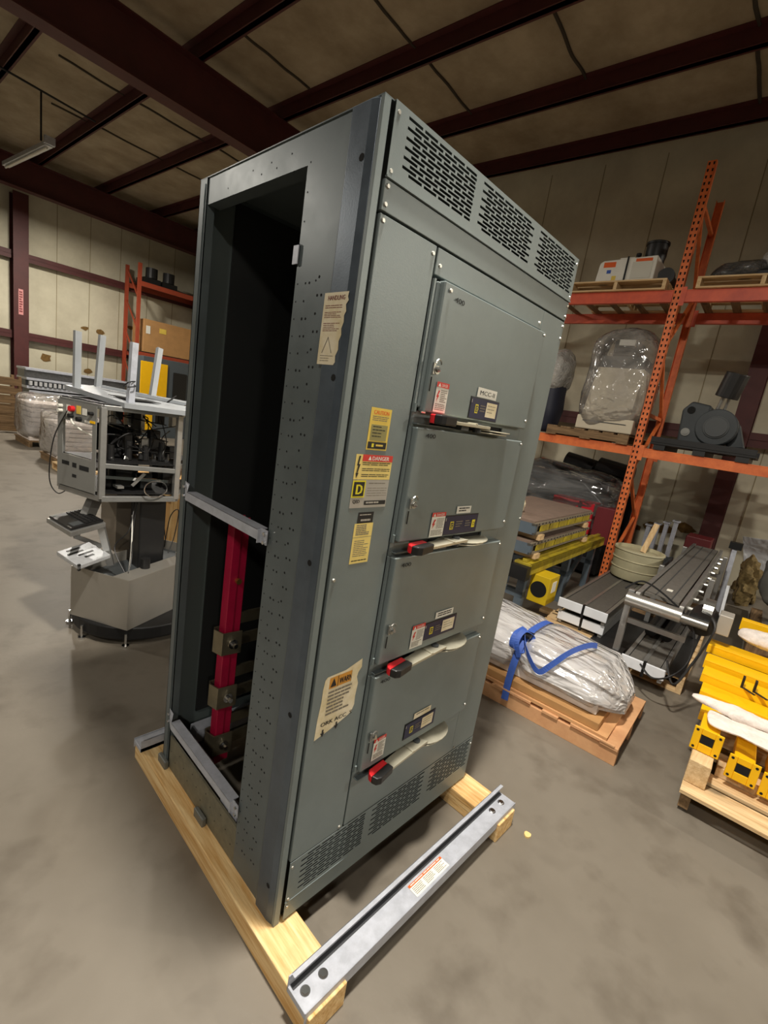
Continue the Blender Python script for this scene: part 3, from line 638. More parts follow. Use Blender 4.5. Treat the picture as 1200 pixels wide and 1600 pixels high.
for ya, yb in ((.46, -2.30), (3.30, .54)):
    for z0, z1, m_ in ((3.45, 3.58, RORDARK), (1.69, 1.80, RORANGE)):
        for x in (5.49, 6.49):
            b = mb(m_); b.box((x, ya, z0), (x+.055, yb, z1)); b.box((x-.003, ya, z1-.012), (x, yb, z1-.008)); b.build('load_beam', None, rack, .004)
            mb(m_).box((x-.006, ya, z0-.04), (x-.001, ya+(-.05 if ya < 1 else -.05), z1+.03)).build('beam_connector', None, rack)
        y = min(ya, yb)+.15
        while y < max(ya, yb)-.1:
            if y < 1.9: mb(oldw('x')).box((5.5, y, z1-.003), (6.54, y+.09, z1+.0)).build('shelf_slat', None, rack)
            y += .30
# ---- top level loads
z2 = 3.582
pallet('pale pallet on top rack level under the white boxed machine', 5.45, .63, 1.1, 1.1, z2, .12, wood if False else pale, 'y', 6)
t = thing('boxed_machine', 'white sheet metal machine with orange stickers strapped on the top rack level', 'machine', (5.95, 1.1, z2+.12))
b = mb(WHITE); b.prism([(5.52, .80, 3.703), (5.52, 1.46, 3.703), (5.52, 1.44, 3.93), (5.52, 1.40, 3.955), (5.52, .80, 3.98)], (.5, 0, 0)); body = b.build('housing', None, t, .01)
mb(mat('offwhite_panel', (206, 204, 192), .5)).box((5.514, .84, 3.735), (5.52, 1.06, 3.92)).build('side_door', None, body)
for m_, q_ in ((ORANGEL, (0, .0, .14, .06)), (ORANGEL, (.36, -.02, .54, .04)), (BLUE, (.05, .09, .10, .13)), (WHITE, (.10, .09, .18, .13)), (YEL, (.12, .16, .17, .21))):
    s = Sticker((5.519, 1.39, 3.935), (0, -1, 0), (0, 0, 1), FB); s.rect(m_, *q_); s.build('sticker', body)
mb(BLACK).box((5.510, 1.11, 3.703), (5.518, 1.13, 3.985)).build('strap', None, body)
mb(WHITE).box((5.55, 1.06, 3.96), (5.68, 1.22, 3.985)).build('top_plate', None, body)
mb(BLACKM).cyl((5.75, 1.08, 3.97), (5.75, 1.08, 4.06), .012).cyl((5.75, 1.08, 4.06), (5.75, 1.08, 4.09), .03, 10).build('valve', None, t)
b = mb(BLACK); b.lathe((5.86, .92, 3.982), [(0, 0), (.105, 0), (.12, .1), (.12, .22), (.13, .22), (.13, .245), (.115, .245), (.105, .02), (0, .02)], 28)
b.build('black_bucket', smooth=True, label='black round bucket standing on the white boxed machine', cat='bucket')
t = thing('electric_motor', 'dark motor with flywheel at the right end of the top rack pallet', 'motor', (5.9, .72, z2+.12))
mb(BLACKM).cyl((5.75, .715, 3.80), (6.1, .715, 3.80), .075, 20).build('motor_body', None, t, smooth=True); mb(DGREY).cyl((5.70, .715, 3.80), (5.75, .715, 3.80), .095, 20).build('flywheel', None, t); mb(BLACKM).box((5.78, .65, 3.703), (6.05, .78, 3.73)).build('motor_foot', None, t)
pallet('pale pallet on top rack level right of the orange post', 5.45, -.85, 1.1, 1.18, z2, .12, pale, 'y', 6)
t = thing('wrapped_machine', 'black machine in clear film on the top rack pallet at right edge', 'machine', (5.95, -.3, z2+.12))
mb(BLACKM).box((5.6, -.75, 3.702), (6.2, .15, 3.80)).build('machine_base', None, t, .02)
mb(DGREY).box((5.65, -.70, 3.80), (6.1, -.25, 4.0)).build('machine_body', None, t, .03)
blob(mb(film('film_bright', (236, 234, 228), .55, .1, 12)), (5.85, -.48, 3.93), (.30, .30, .21), .7, .7, .06, 4, 3).build('plastic_film', None, t, smooth=True)
blob(mb(film('film_dark', (150, 150, 150), .2, .14, 8)), (5.85, .0, 3.81), (.30, .26, .11), .7, .6, .05, 4, 9).build('film_skirt', None, t, smooth=True)
# ---- level 1 loads
z1_ = 1.802
pallet('old wooden pallet on the middle rack level under the wrapped kiosk', 5.45, .60, 1.05, 1.02, z1_, .12, oldw, 'x', 6)
t = thing('kiosk_machine', 'beige kiosk machine wrapped in clear plastic film on the middle rack level', 'machine', (5.8, .95, z1_+.12))
BEI = mat('beige_sheet', (200, 190, 168), .5, 0, .04, 5)
b = mb(BEI); b.box((5.5, .60, 1.93), (6.1, 1.28, 2.10)); bs_ = b.build('drawer_base', None, t, .012); mb(DGREY).box((5.494, .68, 2.03), (5.5, 1.2, 2.04)).build('drawer_slot', None, bs_)
mb(BEI).prism([(5.52, .66, 2.10), (5.52, 1.24, 2.10), (5.62, 1.20, 2.72), (5.62, .66, 2.72)], (.45, 0, 0)).build('front_panel', None, t, .01)
mb(DGREY).box((5.64, .68, 2.72), (6.05, 1.18, 2.86)).build('display_slot', None, t)
mb(BLACKM).box((5.66, .80, 2.86), (6.0, 1.08, 3.06)).build('head_unit', None, t, .02)
mb(WHITE).box((5.63, .84, 2.99), (5.655, 1.02, 3.06)).build('white_tag', None, t)
blob(mb(film('film_kiosk', (222, 216, 208), .22, .12, 5)), (5.8, .93, 2.56), (.36, .40, .62), .5, .5, .05, 2.5, 5, 48, 36, False).build('plastic_film', None, t, smooth=True)
t = thing('wrapped_bundle', 'small dark bundle in clear film behind the cabinet top right edge', 'bundle', (5.9, 1.78, z1_))
blob(mb(mat('dark_bundle', (40, 44, 60), .6)), (5.95, 1.85, 2.36), (.22, .16, .54), .5, .6, .04, 3, 2).build('bundle_core', None, t, smooth=True)
blob(mb(film('film_bright')), (5.95, 1.85, 2.66), (.28, .20, .30), .7, .7, .05, 4, 4, flat=False).build('plastic_film', None, t, smooth=True)
# black tray with gearbox
b = mb(BLACKM); b.box((5.46, -.65, 1.86), (6.4, .36, 1.885)); 
b.box((5.46, -.65, 1.885), (5.48, .36, 1.95)); b.box((6.38, -.65, 1.885), (6.4, .36, 1.95))
t = thing('black_plastic_pallet', 'black plastic pallet on the middle rack level under the dark gearbox', 'pallet', (5.9, -.15, z1_)); b.build('tray_deck', None, t, .004)
for y in (-.60, -.20, .20): mb(BLACK).box((5.47, y, z1_), (6.4, y+.12, 1.86)).build('foot_block', None, t)
GB = mat('gearbox_paint', (50, 55, 58), .5, .2, .12, 6)
t = thing('gearbox', 'dark grey gearbox blower with round housing on the black plastic pallet', 'gearbox', (5.9, -.15, 1.886))
def yc(b, x0, x1, y, z, r, n=28): return b.cyl((x0, y, z), (x1, y, z), r, n)
hs = yc(mb(GB), 5.56, 5.85, -.22, 2.14, .20).build('round_housing', None, t, .01)
yc(yc(mb(DGREY), 5.545, 5.56, -.22, 2.14, .125), 5.53, 5.545, -.22, 2.14, .11).build('cover_disc', None, hs, .004)
mb(GB).prism([(5.6, -.15, 1.89), (5.6, .12, 1.89), (5.6, .15, 2.30), (5.6, .07, 2.40), (5.6, -.12, 2.37)], (.42, 0, 0)).build('side_casing', None, t, .02)
yc(mb(HOLE), 5.59, 5.6, .06, 2.30, .04).build('port', None, t); yc(yc(mb(STEEL), 5.585, 5.6, .06, 2.05, .045), 5.575, 5.59, .06, 2.05, .028).build('drive_boss', None, t)
mb(GB).box((5.6, -.45, 1.89), (5.95, .12, 1.93)).build('mounting_foot', None, t)
mb(GB).prism([(5.7, -.35, 1.93), (5.7, -.52, 1.95), (5.7, -.42, 2.2), (5.7, -.30, 2.3)], (.25, 0, 0)).build('outlet_casing', None, t, .02)
mb(STEEL).cyl((5.7, -.17, 2.33), (5.68, -.20, 2.50), .022, 12).build('filter_pipe', None, t); mb(STEEL).cyl((5.76, -.23, 2.33), (5.74, -.25, 2.50), .018, 12).build('filter_pipe', None, t)
mb(BLACK).cyl((5.70, -.22, 2.48), (5.66, -.27, 2.74), .115, 24).build('air_filter', None, t, .006)
# ================================================================== UNDER THE RACK: wrapped red machine
t = thing('wrapped_red_machine', 'low machine with red boxes under black and clear film behind yellow platforms', 'machine', (6.2, 1.2, 0))
mb(BLACKM).box((5.75, .65, .05), (6.6, 2.2, .62)).build('machine_base', None, t)
mb(DGREY).prism([(5.9, .75, .62), (5.9, 2.2, .62), (5.9, 2.2, 1.28), (5.9, 1.1, 1.22), (5.9, .75, .95)], (.7, 0, 0)).build('machine_body', None, t, .02)
RB = mat('red_box_paint', (188, 28, 44), .4)
b = mb(RB); b.box((5.62, 1.03, .74), (5.88, 1.38, 1.0)); b.build('red_box', None, t, .008)
mb(RB).box((5.62, .83, .58), (5.88, .99, 1.0)).build('red_box', None, t, .008)
mb(mat('dark_red_paint', (104, 26, 34), .5)).box((5.64, .58, .50), (5.9, .80, .98)).build('dark_red_box', None, t, .008)
mb(WHITE).box((5.612, .86, .60), (5.62, .90, .74)).build('white_tag', None, t)
blob(mb(film('film_dark2', (200, 200, 200), .08, .08, 4, (1, .6, 2))), (6.1, 1.45, .95), (.50, .82, .46), .5, .45, .07, 2.2, 6, 56, 30, False).build('plastic_film', None, t, smooth=True)
t = thing('black_machine', 'black machine parts stored on a stand beneath the middle rack level', 'machine', (6.2, 1.1, 0))
mb(BLACKM).box((6.72, .6, .0), (7.2, 2.4, 1.1)).build('stand', None, t); mb(BLACK).cyl((6.9, .75, 1.36), (6.9, 1.25, 1.42), .16, 20).build('rubber_roller', None, t); mb(BLACKM).cyl((6.9, 1.3, 1.38), (6.9, 1.75, 1.44), .14, 20).build('drum', None, t)
mb(GALVW).box((6.74, 1.0, 1.10), (6.86, 1.2, 1.22)).build('bracket', None, t)
# ================================================================== YELLOW PLATFORMS + YELLOW BEAM MACHINE
t = thing('conveyor_lift_stand', 'worn yellow beam frame on blue grey legs beneath stacked platforms', 'machine frame', (4.2, .8, 0))
b = mb(YWORN); b.box((3.1, .56, .58), (5.42, .72, .64)); b.box((3.1, .56, .54), (5.42, .575, .64)); b.box((3.12, .62, .64), (5.42, .66, .67)); b.build('yellow_beam', None, t, .004)
b = mb(YWORN); b.box((3.1, 1.20, .58), (5.42, 1.34, .66)); b.build('yellow_beam', None, t, .004)
BG = mat('blue_grey_paint', (86, 98, 108), .5, 0, .08, 8)
for x in (3.14, 4.3, 5.2):
    mb(BG).box((x, .60, 0), (x+.07, .67, .55)).build('leg', None, t); mb(BG).box((x, 1.24, 0), (x+.07, 1.31, .58)).build('leg', None, t)
    mb(BG).box((x, .60, .30), (x+.07, 1.31, .36)).build('cross_bar', None, t)
mb(BG).beam((4.32, .63, .1), (4.8, .63, .5), .04, .05).build('diagonal_strut', None, t)
b = mb(YWORN.copy() if False else YPAINT); b.box((3.22, .52, .27), (3.48, .54, .53)); 
sb = mb(mat('fan_box_yellow', (208, 176, 24), .5)).box((3.26, .42, .27), (3.5, .60, .53)).build('fan_box', None, t, .006)
mb(HOLE).cyl((3.258, .51, .40), (3.262, .51, .40), .075, 24).build('fan_opening', None, sb)
mb(WHITE).box((3.34, .417, .38), (3.44, .42, .48)).build('box_tag', None, sb)
mb(BLACKM).box((3.02, .56, .50), (3.12, .72, .62)).build('chain_box', None, t)
PLG = 'striped platforms stacked on the yellow beam frame'
def platform(z, lab, x0=3.10, x1=4.75):
    t = thing('striped_platform', lab, 'platform', ((x0+x1)/2, 1.0, z), PLG)
    mb(BROWNT).box((x0, .62, z+.10), (x1, 1.35, z+.12)).build('deck', None, t)
    b = mb(mat('dusty_rail', (132, 122, 104), .6, .1, .15, 12)); b.box((x0, .60, z), (x1, .62, z+.02)); b.box((x0, .60, z+.08), (x1, .64, z+.105)); b.box((x0+.04, .622, z), (x1, .634, z+.08)); b.build('side_rail', None, t); mb(BG).box((x0, .60, z), (x0+.04, 1.35, z+.10)).build('end_rail', None, t); mb(BG).box((x1-.04, .64, z), (x1, 1.35, z+.10)).build('end_rail', None, t)
    for k in range(6):
        xa = x0+.12+(x1-x0-.2)*k/6; b = mb(YWORN); b.box((xa, .598, z+.022), (xa+(x1-x0)/6-.07, .606, z+.078)); b.build('yellow_stripe', None, t)
    b = mb(HOLE)
    for k in range(20): b.prism([(x0+.05+.08*k, .599, z+.088), (x0+.09+.08*k, .599, z+.088), (x0+.07+.08*k, .599, z+.104)], (0, .002, 0))
    b.build('hole_row', None, t)
    return t
platform(.72, 'lower yellow striped platform resting on the yellow beam'); platform(.90, 'upper brown decked platform with yellow striped edge')
for k, (x, z, y) in enumerate(((3.2, .84, .64), (4.5, .84, .64), (3.2, .665, .64), (4.6, .665, .64))):
    mb(pale('y')).box((x, y-.06, z+.006), (x+.10, y+.6, z+(.055 if z > .8 else .052))).build('timber_spacer', None, label=['wooden spacer between platforms at left end', 'wooden spacer between platforms at right end', 'wooden spacer on yellow beam at left end', 'wooden spacer on yellow beam at right end'][k], cat='wood block', group='timber spacers')
mb(FOAM).build if False else None
blob(mb(CREAM), (3.35, .95, 1.09), (.12, .10, .07), .8, .8, .04, 8, 2, 24, 14).build('crumpled_bag', smooth=True, label='crumpled pale bag lying on the upper brown platform', cat='bag')
# long timbers on the floor in front
mb(oldw('x')).box((3.05, .36, 0), (5.2, .46, .10)).build('floor_timber', label='long dark timber on the floor beside grey conveyor stack', cat='timber')
mb(pale('y')).box((3.55, .28, .10), (3.66, .55, .13)).build('scrap_plank', label='short pale plank lying across the long dark timber', cat='plank')
mb(pale('y')).box((5.28, .24, .0), (5.46, .44, .14)).build('wood_block', label='pale wood block at the foot of the orange rack post', cat='wood block')
# ================================================================== CONVEYORS
pallet('long pale pallet under the two low grey conveyors', 3.25, -.72, 1.25, 1.15, 0, .13, pale, 'y', 7)
pallet('worn wooden pallet behind under the far ends of the conveyors', 4.55, -.72, 1.15, .9, 0, .13, oldw, 'y', 7)
mb(BLACKM).box((3.24, -.70, .1305), (4.5, .0, .1325)).build('black_sheet', None, label='flat black sheet between the pale pallet and grey conveyors', cat='sheet')
def lowconv(x0, x1, ya, yb, z, lab, n=1):
    t = thing('conveyor_section', lab, 'conveyor', ((x0+x1)/2, (ya+yb)/2, z), 'conveyor sections lying on the pallets')
    b = mb(ALU); b.box((x0, ya, z), (x1, ya+.03, z+.10)); b.build('side_profile', None, t, .003); mb(ALU).box((x0, yb-.03, z), (x1, yb, z+.10)).build('side_profile', None, t, .003)
    mb(BELT).box((x0+.02, ya+.035, z+.07), (x1, yb-.035, z+.095)).build('belt', None, t); mb(ALU).box((x0+.03, (ya+yb)/2-.012, z+.095), (x1, (ya+yb)/2+.012, z+.105)).build('centre_rail', None, t)
    mb(mat('white_end_plate', (226, 230, 236), .4)).box((x0-.015, ya-.01, z+.03), (x0, yb+.01, z+.115)).build('end_plate', None, t, .006)
    mb(BLACK).box((x0-.018, (ya+yb)/2-.02, z+.001), (x0+.02, (ya+yb)/2+.0, z+.117)).build('strap', None, t)
    return t
lowconv(3.40, 5.2, -.06, .32, .133, 'lower grey conveyor section of the left stack on the pallet')
lowconv(3.36, 5.2, -.07, .33, .262, 'upper grey conveyor section with white end plate in left stack')
lowconv(2.98, 4.9, -.60, -.32, .133, 'lone low conveyor section with white end under the raised belt')
t = thing('belt_conveyor', 'raised grey belt conveyor on metal legs with motor roller end', 'conveyor', (4.5, -.45, 0))
b = mb(BELT); b.box((3.1, -.555, .70), (6.15, -.325, .725)); b.build('belt', None, t)
for ya in (-.60, -.315):
    b = mb(ALU); b.box((3.0, ya, .62), (6.2, ya+.032, .735)); b.build('side_profile', None, t, .004)
for ya in (-.505, -.40): mb(DGREY).box((3.1, ya, .725), (6.15, ya+.006, .728)).build('belt_rib', None, t)
mb(mat('roller_steel', (196, 194, 188), .28, .8)).cyl((2.96, -.24, .675), (2.96, -.60, .675), .05, 24).build('end_roller', None, t, smooth=True)
mb(STEEL).cyl((2.96, -.60, .665), (2.96, -.76, .665), .032, 16).build('roller_shaft', None, t, smooth=True)
gm = mb(BLACKM).cyl((2.98, -.72, .66), (3.16, -.72, .68), .085, 20).build('motor_body', None, t, smooth=True)
mb(STEEL).cyl((3.10, -.70, .72), (3.10, -.76, .72), .10, 20).build('sprocket_cover', None, t)
mb(SILV).box((3.02, -.88, .62), (3.16, -.80, .76)).build('junction_box', None, t, .006)
for x in (3.06, 4.3, 5.8):
    for y in (-.245, -.655):
        if x == 3.06 and y < -.4: continue
        b = mb(ALU); b.box((x, y-.022, .135 if x < 5.8 else 0.13), (x+.05, y+.022, .72)); b.build('leg', None, t, .003)
    mb(ALU).box((x+.01, -.655, .46), (x+.04, -.245, .50)).build('cross_bar', None, t)
mb(BLACKM).box((3.02, -.30, .133), (3.16, -.18, .22)).build('foot_block', None, t)
for k in range(9): mb(STEEL).cyl((3.3+.33*k, -.60, .66), (3.3+.33*k, -.635, .66), .016, 8).build('side_bolt', None, t)
mb(WHITE).box((3.35, -.47, .7262), (3.42, -.43, .7275)).build('belt_tag', None, t)
b = mb(BLACK); cable(b, [(3.05, -.2, .72), (3.1, -.3, .80), (3.05, -.5, .74), (2.98, -.68, .62), (2.9, -.72, .42), (2.8, -.66, .30), (2.82, -.55, .22), (2.9, -.45, .25)], .007); cable(b, [(3.0, -.74, .74), (2.93, -.80, .66), (2.86, -.74, .40), (2.76, -.68, .26), (2.9, -.60, .35)], .008); b.build('power_cable', None, t)
for k in range(2):
    b = mb(BLACKM); b.cyl((3.6, -.50+.12*k, .285), (4.6, -.50+.12*k, .285), .045, 16); b.build('black_roller', label=['black rubber roller on low conveyor, nearer the motor side', 'black rubber roller on low conveyor, nearer the raised leg side'][k], cat='roller', group='rollers on the low conveyor')
b = mb(mat('drum_cream', (176, 170, 140), .6, 0, .10, 6)); b.lathe((4.9, .07, .382), [(0, 0), (.225, 0), (.235, .02), (.235, .10), (.245, .11), (.235, .12), (.24, .20), (.25, .21), (.24, .22), (.245, .30), (.255, .31), (.25, .325), (.235, .325), (.23, .29), (0, .285)], 40)
b.build('round_tub', smooth=True, label='round cream ribbed tub standing on the grey conveyor stack', cat='tub')
mb(pale('z')).cyl((4.98, .05, .67), (5.06, .0, 1.0), .03, 10).build('cardboard_tube', label='thick pale tube standing in the cream tub', cat='tube')
# things by the right wall beyond the conveyor
mb(mat('dark_red_box', (96, 24, 28), .5)).box((6.9, -.42, .0), (7.3, -.12, .72)).build('storage_box', None, label='dark red box standing by the right wall behind the belt end', cat='box', bevel=.01)
for k in range(4):
    b = mb(GALV); b.box((6.75+.03*k, .0+.11*k, 0), (6.81+.03*k, .05+.11*k, .9-.05*k)); b.box((6.73+.03*k, -.02+.11*k, .88-.05*k), (6.83+.03*k, .07+.11*k, .9-.05*k))
    b.build('metal_post', label='%s short metal post standing near the right wall' % ['first', 'second', 'third', 'fourth'][k]+', counted from the red box', cat='post', group='short metal posts near the wall')
t = thing('steel_bed', 'low dark steel frame lying between the tub and the right wall', 'machine frame', (6.2, .2, 0))
for k in range(5): mb(DGREY).box((5.8+.16*k, -.05, .38), (5.88+.16*k, .5, .42)).build('cross_bar', None, t)
mb(DGREY).box((5.75, -.08, .30), (6.6, -.04, .42)).build('side_bar', None, t); mb(DGREY).box((5.75, .5, .30), (6.6, .54, .42)).build('side_bar', None, t); mb(DGREY).box((5.8, -.05, 0), (5.86, .01, .3)).build('leg', None, t); mb(DGREY).box((6.5, .46, 0), (6.56, .52, .3)).build('leg', None, t)
mb(mat('dull_steel_plate', (84, 78, 68), .5, .3, .1, 4)).box((4.0, -1.02, 0), (6.5, -.80, .03)).build('steel_plate', None, label='long dull steel plate on the floor right of the raised conveyor', cat='plate')
mb(oldw('x')).box((4.2, -1.15, .0), (6.5, -1.04, .09)).build('floor_plank', label='long brown plank on the floor beside the dull steel plate', cat='plank')
b = mb(mat('loose_insulation', (120, 102, 64), .95, 0, .35, 24, 1., 30)); blob(b, (7.0, -.93, .26), (.34, .12, .34), .9, .9, .10, 8, 3, 60, 36); b.build('insulation_heap', smooth=True, label='heap of loose yellow brown insulation slumped by the wall', cat='insulation', kind='stuff')
t = thing('post_bracket', 'thin metal post bracket leaning near the insulation heap', 'bracket', (6.1, -.72, 0))
mb(GALV).beam((6.1, -.72, 0), (6.25, -.70, .78), .05, .06).build('leg', None, t); mb(BLACKM).box((6.2, -.77, .78), (6.32, -.64, .86)).build('head', None, t); mb(GALVW).beam((5.6, -.78, .02), (5.75, -.76, .42), .03, .02).build('thin_bar', None, t)
t = thing('green_machine', 'dark green grey machine under a sheet at the right edge', 'machine', (5.3, -1.5, 0))
GM = mat('green_grey_paint', (70, 86, 84), .5, 0, .1, 6)
blob(mb(mat('grey_sheet', (92, 92, 86), .7, 0, .12, 5)), (5.7, -1.45, .62), (.5, .42, .24), .5, .5, .06, 4, 8).build('cover_sheet', None, t, smooth=True)
mb(GM).box((5.2, -1.8, .1), (5.9, -1.25, .45)).build('machine_body', None, t, .02); mb(GM).prism([(4.9, -1.26, .02), (4.9, -1.34, .02), (4.9, -1.32, .28), (4.9, -1.28, .28)], (.4, 0, 0)).build('machine_leg', None, t); mb(oldw('y')).box((4.5, -1.9, 0), (4.75, -1.2, .10)).build('wood_runner', None, t)
mb(film('hanging_film', (214, 218, 222), .8, .4, 4)).prism([(7.45, -.72, .82), (7.45, -1.5, .9), (7.5, -1.5, .15), (7.5, -.85, .35)], (.02, 0, 0)).build('hanging_plastic', label='pale torn plastic hanging down the wall at right edge', cat='plastic sheet')
# ================================================================== BOX PALLET with blue strap
t = thing('crate_pallet', 'low plywood and timber pallet on the floor right of the cabinet', 'pallet', (2.3, .2, 0))
OP = mat('timber_edge', (222, 174, 128), .65, 0, .08, 5, rgb2=(198, 146, 104))
for x in (1.93, 2.27, 2.60): mb(OP).box((x, -.57, .0), (x+.045, 1.25, .095)).build('runner', None, t, .002)
for k in range(6): mb(OP).box((1.92, -.57+.345*k, .095), (2.66, -.47+.345*k, .113)).build('deck_board', None, t, .002)
for k in range(4): mb(OP).box((1.915, -.55+.5*k, .113), (1.93, -.30+.5*k, .125)).build('edge_strip', None, t, .002)
mb(PLY).box((1.94, -.50, .115), (2.64, 1.22, .135)).build('plywood_top', None, t)
mb(CARD).box((1.955, -.44, .136), (2.60, 1.20, .185)).build('cardboard_tray', None, label='flat brown cardboard tray on the low pallet under film bundle', cat='cardboard', bevel=.003)
t = thing('film_wrapped_bundle', 'long bundle wrapped in shiny clear film with blue strap', 'bundle', (2.28, .3, .186))
b = mb(mat('pale_profiles', (222, 218, 216), .45, .1, .08, 8))
for k in range(5): b = mb(mat('pale_profiles', (222, 218, 216), .45, .1, .08, 8)); b.box((2.02+.11*k, -.40+.03*k, .19), (2.10+.11*k, 1.15, .27+.02*(k % 3))); b.build('profile_bar', None, t, .004)
def bundle(m_, gx, nm, seed, sc=1.):
    b = mb(m_); nu, nv = 96, 40; V = []
    for j in range(nu+1):
        y = -.52+1.74*j/nu; e = min(1, (j/nu)*9+.15)**.5
        for i in range(nv):
            a = 2*PI*i/nv; rx = .31*sc*e; rz = .135*sc*e*(1+.12*math.sin(y*3))
            cx = math.copysign(abs(math.cos(a))**.6, math.cos(a)); sz = math.copysign(abs(math.sin(a))**.75, math.sin(a))
            p = Vector((rx*cx, 0, rz*sz)); q = Vector((cx*3+seed, y*1.4, sz*3)); n_ = .03*noise.noise(q)+.012*noise.noise(q*2.7)+.012*abs(noise.noise(Vector((cx*9, y*2.5, sz*9))))
            pin = 1-.13*math.exp(-((y-.12)/.05)**2)
            p *= (1+n_/.2)*pin
            V.append((2.28+p.x, y+.01*noise.noise(q*3), max(.189, .188+rz+p.z)))
    F_ = [(j*nv+i, j*nv+(i+1) % nv, (j+1)*nv+(i+1) % nv, (j+1)*nv+i) for j in range(nu) for i in range(nv)]
    b.add(V, F_+[tuple(range(nv-1, -1, -1)), tuple(nu*nv+i for i in range(nv))]); return b.build(nm, None, t, smooth=True)
bundle(film('film_bundle', (244, 242, 242), .50, .2, 4.5, (2.4, .7, 2.4)), 0, 'clear_film', 1)
def ribbon(b, pts, wd, side, th=.003):
    P = [Vector(p) for p in pts]; Q = []
    for i in range(len(P)-1):
        p0, p1, p2, p3 = P[max(i-1, 0)], P[i], P[i+1], P[min(i+2, len(P)-1)]
        for k in range(6):
            t_ = k/6; Q.append(.5*((2*p1)+(p2-p0)*t_+(2*p0-5*p1+4*p2-p3)*t_*t_+(3*p1-p0-3*p2+p3)*t_**3))
    Q.append(P[-1]); V = []; n = len(Q)
    for i, p in enumerate(Q):
        d = (Q[min(i+1, n-1)]-Q[max(i-1, 0)]).normalized(); sd = Vector(side); sd = (sd-d*sd.dot(d)).normalized(); nn = d.cross(sd)
        V += [p-sd*wd/2-nn*th/2, p+sd*wd/2-nn*th/2, p+sd*wd/2+nn*th/2, p-sd*wd/2+nn*th/2]
    F_ = [(4*i+k, 4*i+(k+1) % 4, 4*i+4+(k+1) % 4, 4*i+4+k) for i in range(n-1) for k in range(4)]+[(3, 2, 1, 0), (4*n-4, 4*n-3, 4*n-2, 4*n-1)]
    return b.add(V, F_)
b = mb(BLUE); ribbon(b, [(2.67, .12, .10), (2.64, .12, .25), (2.60, .12, .36), (2.50, .12, .445), (2.30, .12, .475), (2.10, .12, .465), (2.0, .12, .40), (1.955, .12, .30), (1.93, .12, .18), (1.905, .11, .06)], .045, (0, 1, 0))
b.build('blue_strap', None, t, label='blue webbing strap')
b = mb(BLUE); ribbon(b, [(2.06, .13, .485), (1.98, .08, .43), (1.945, .01, .36), (1.935, -.05, .33), (1.95, -.10, .39), (2.02, -.16, .475), (2.14, -.20, .50), (2.26, -.23, .495), (2.34, -.25, .475)], .035, (0, .3, 1))
b.build('strap_tail', None, t, label='loose blue strap end')
b = mb(BLUE); ribbon(b, [(2.12, .16, .485), (2.0, .17, .47), (1.96, .16, .40), (2.0, .10, .38), (2.08, .08, .46), (2.04, .13, .50), (1.97, .14, .44), (1.955, .10, .35)], .035, (.2, 1, .2))
b.build('strap_coil', None, t)
b = mb(BLACK); b.box((2.02, .08, .462), (2.10, .16, .485)); b.build('ratchet_buckle', None, t, .005)
# ================================================================== YELLOW BOLLARD PALLET (right edge)
t = thing('yellow_load_pallet', 'pale timber pallet at right edge carrying the yellow steel posts', 'pallet', (2.6, -1.5, 0))
for y in (-.935, -1.6, -2.28): mb(oldw('x')).box((1.87, y, .02), (3.2, y+.045, .11)).build('stringer', None, t, .002)
for k, x in enumerate((1.84, 2.03, 2.30, 2.58, 2.86, 3.10)): mb(pale('y')).box((x, -2.3, .11), (x+(.15 if k == 0 else .10), -.88, .130)).build('deck_board', None, t, .002)
for x in (2.2, 2.6, 3.1): mb(pale('y')).box((x, -2.3, .0), (x+.09, -.89, .02)).build('bottom_board', None, t)
mb(pale('x')).box((1.93, -.975, .132), (2.35, -.88, .259)).build('support_timber', None, label='square wooden timber under the nearest yellow base plate', cat='timber', bevel=.003)
mb(pale('x')).box((2.12, -1.9, .132), (2.22, -1.00, .187)).build('cross_timber', None, label='wooden timber crossing beneath the second yellow base plate', cat='timber', bevel=.003)
YG = 'yellow steel posts with square base plates'
def bollard(x, y, z, lab, L=.30, tilt=0.):
    t = thing('yellow_post', lab, 'steel post', (x, y, z), YG); hw = .065
    b = mb(YPAINT); z0 = z+.0; pr_ = []
    b.box((x, y-hw, z0), (x+.012, y-.03, z0+.13)); b.box((x, y+.03, z0), (x+.012, y+hw, z0+.13)); b.box((x, y-.03, z0), (x+.012, y+.03, z0+.045)); b.box((x, y-.03, z0+.095), (x+.012, y+.03, z0+.13))
    bp_ = b.build('base_plate', None, t, .003)
    mb(YPAINT).box((x+.012, y-.045, z0+.04), (x+L, y+.045, z0+.105)).build('tube', None, t, .004)
    mb(HOLE).box((x+.002, y-.028, z0+.047), (x+.02, y+.028, z0+.093)).build('tube_opening', None, bp_)
    for yy in (-.05, .05):
        for zz in (.016, .114): mb(HOLE).cyl((x-.001, y+yy, z0+zz), (x+.002, y+yy, z0+zz), .007, 10).build('bolt_hole', None, bp_)
    return t
bollard(2.04, -.925, .262, 'nearest yellow post with its full square base plate facing forward')
bollard(2.06, -1.095, .19, 'second yellow post from left with half covered base plate'); bollard(2.07, -1.24, .17, 'third yellow post from left cut by the frame edge')
YR = 'yellow steel rails stacked across the pallet'
rl = ['nearest yellow rail, low front of the stack', 'second yellow rail from the front of the stack', 'wide middle yellow rail in the stack', 'yellow rail behind the middle of the stack', 'rearmost and highest yellow rail in the stack']
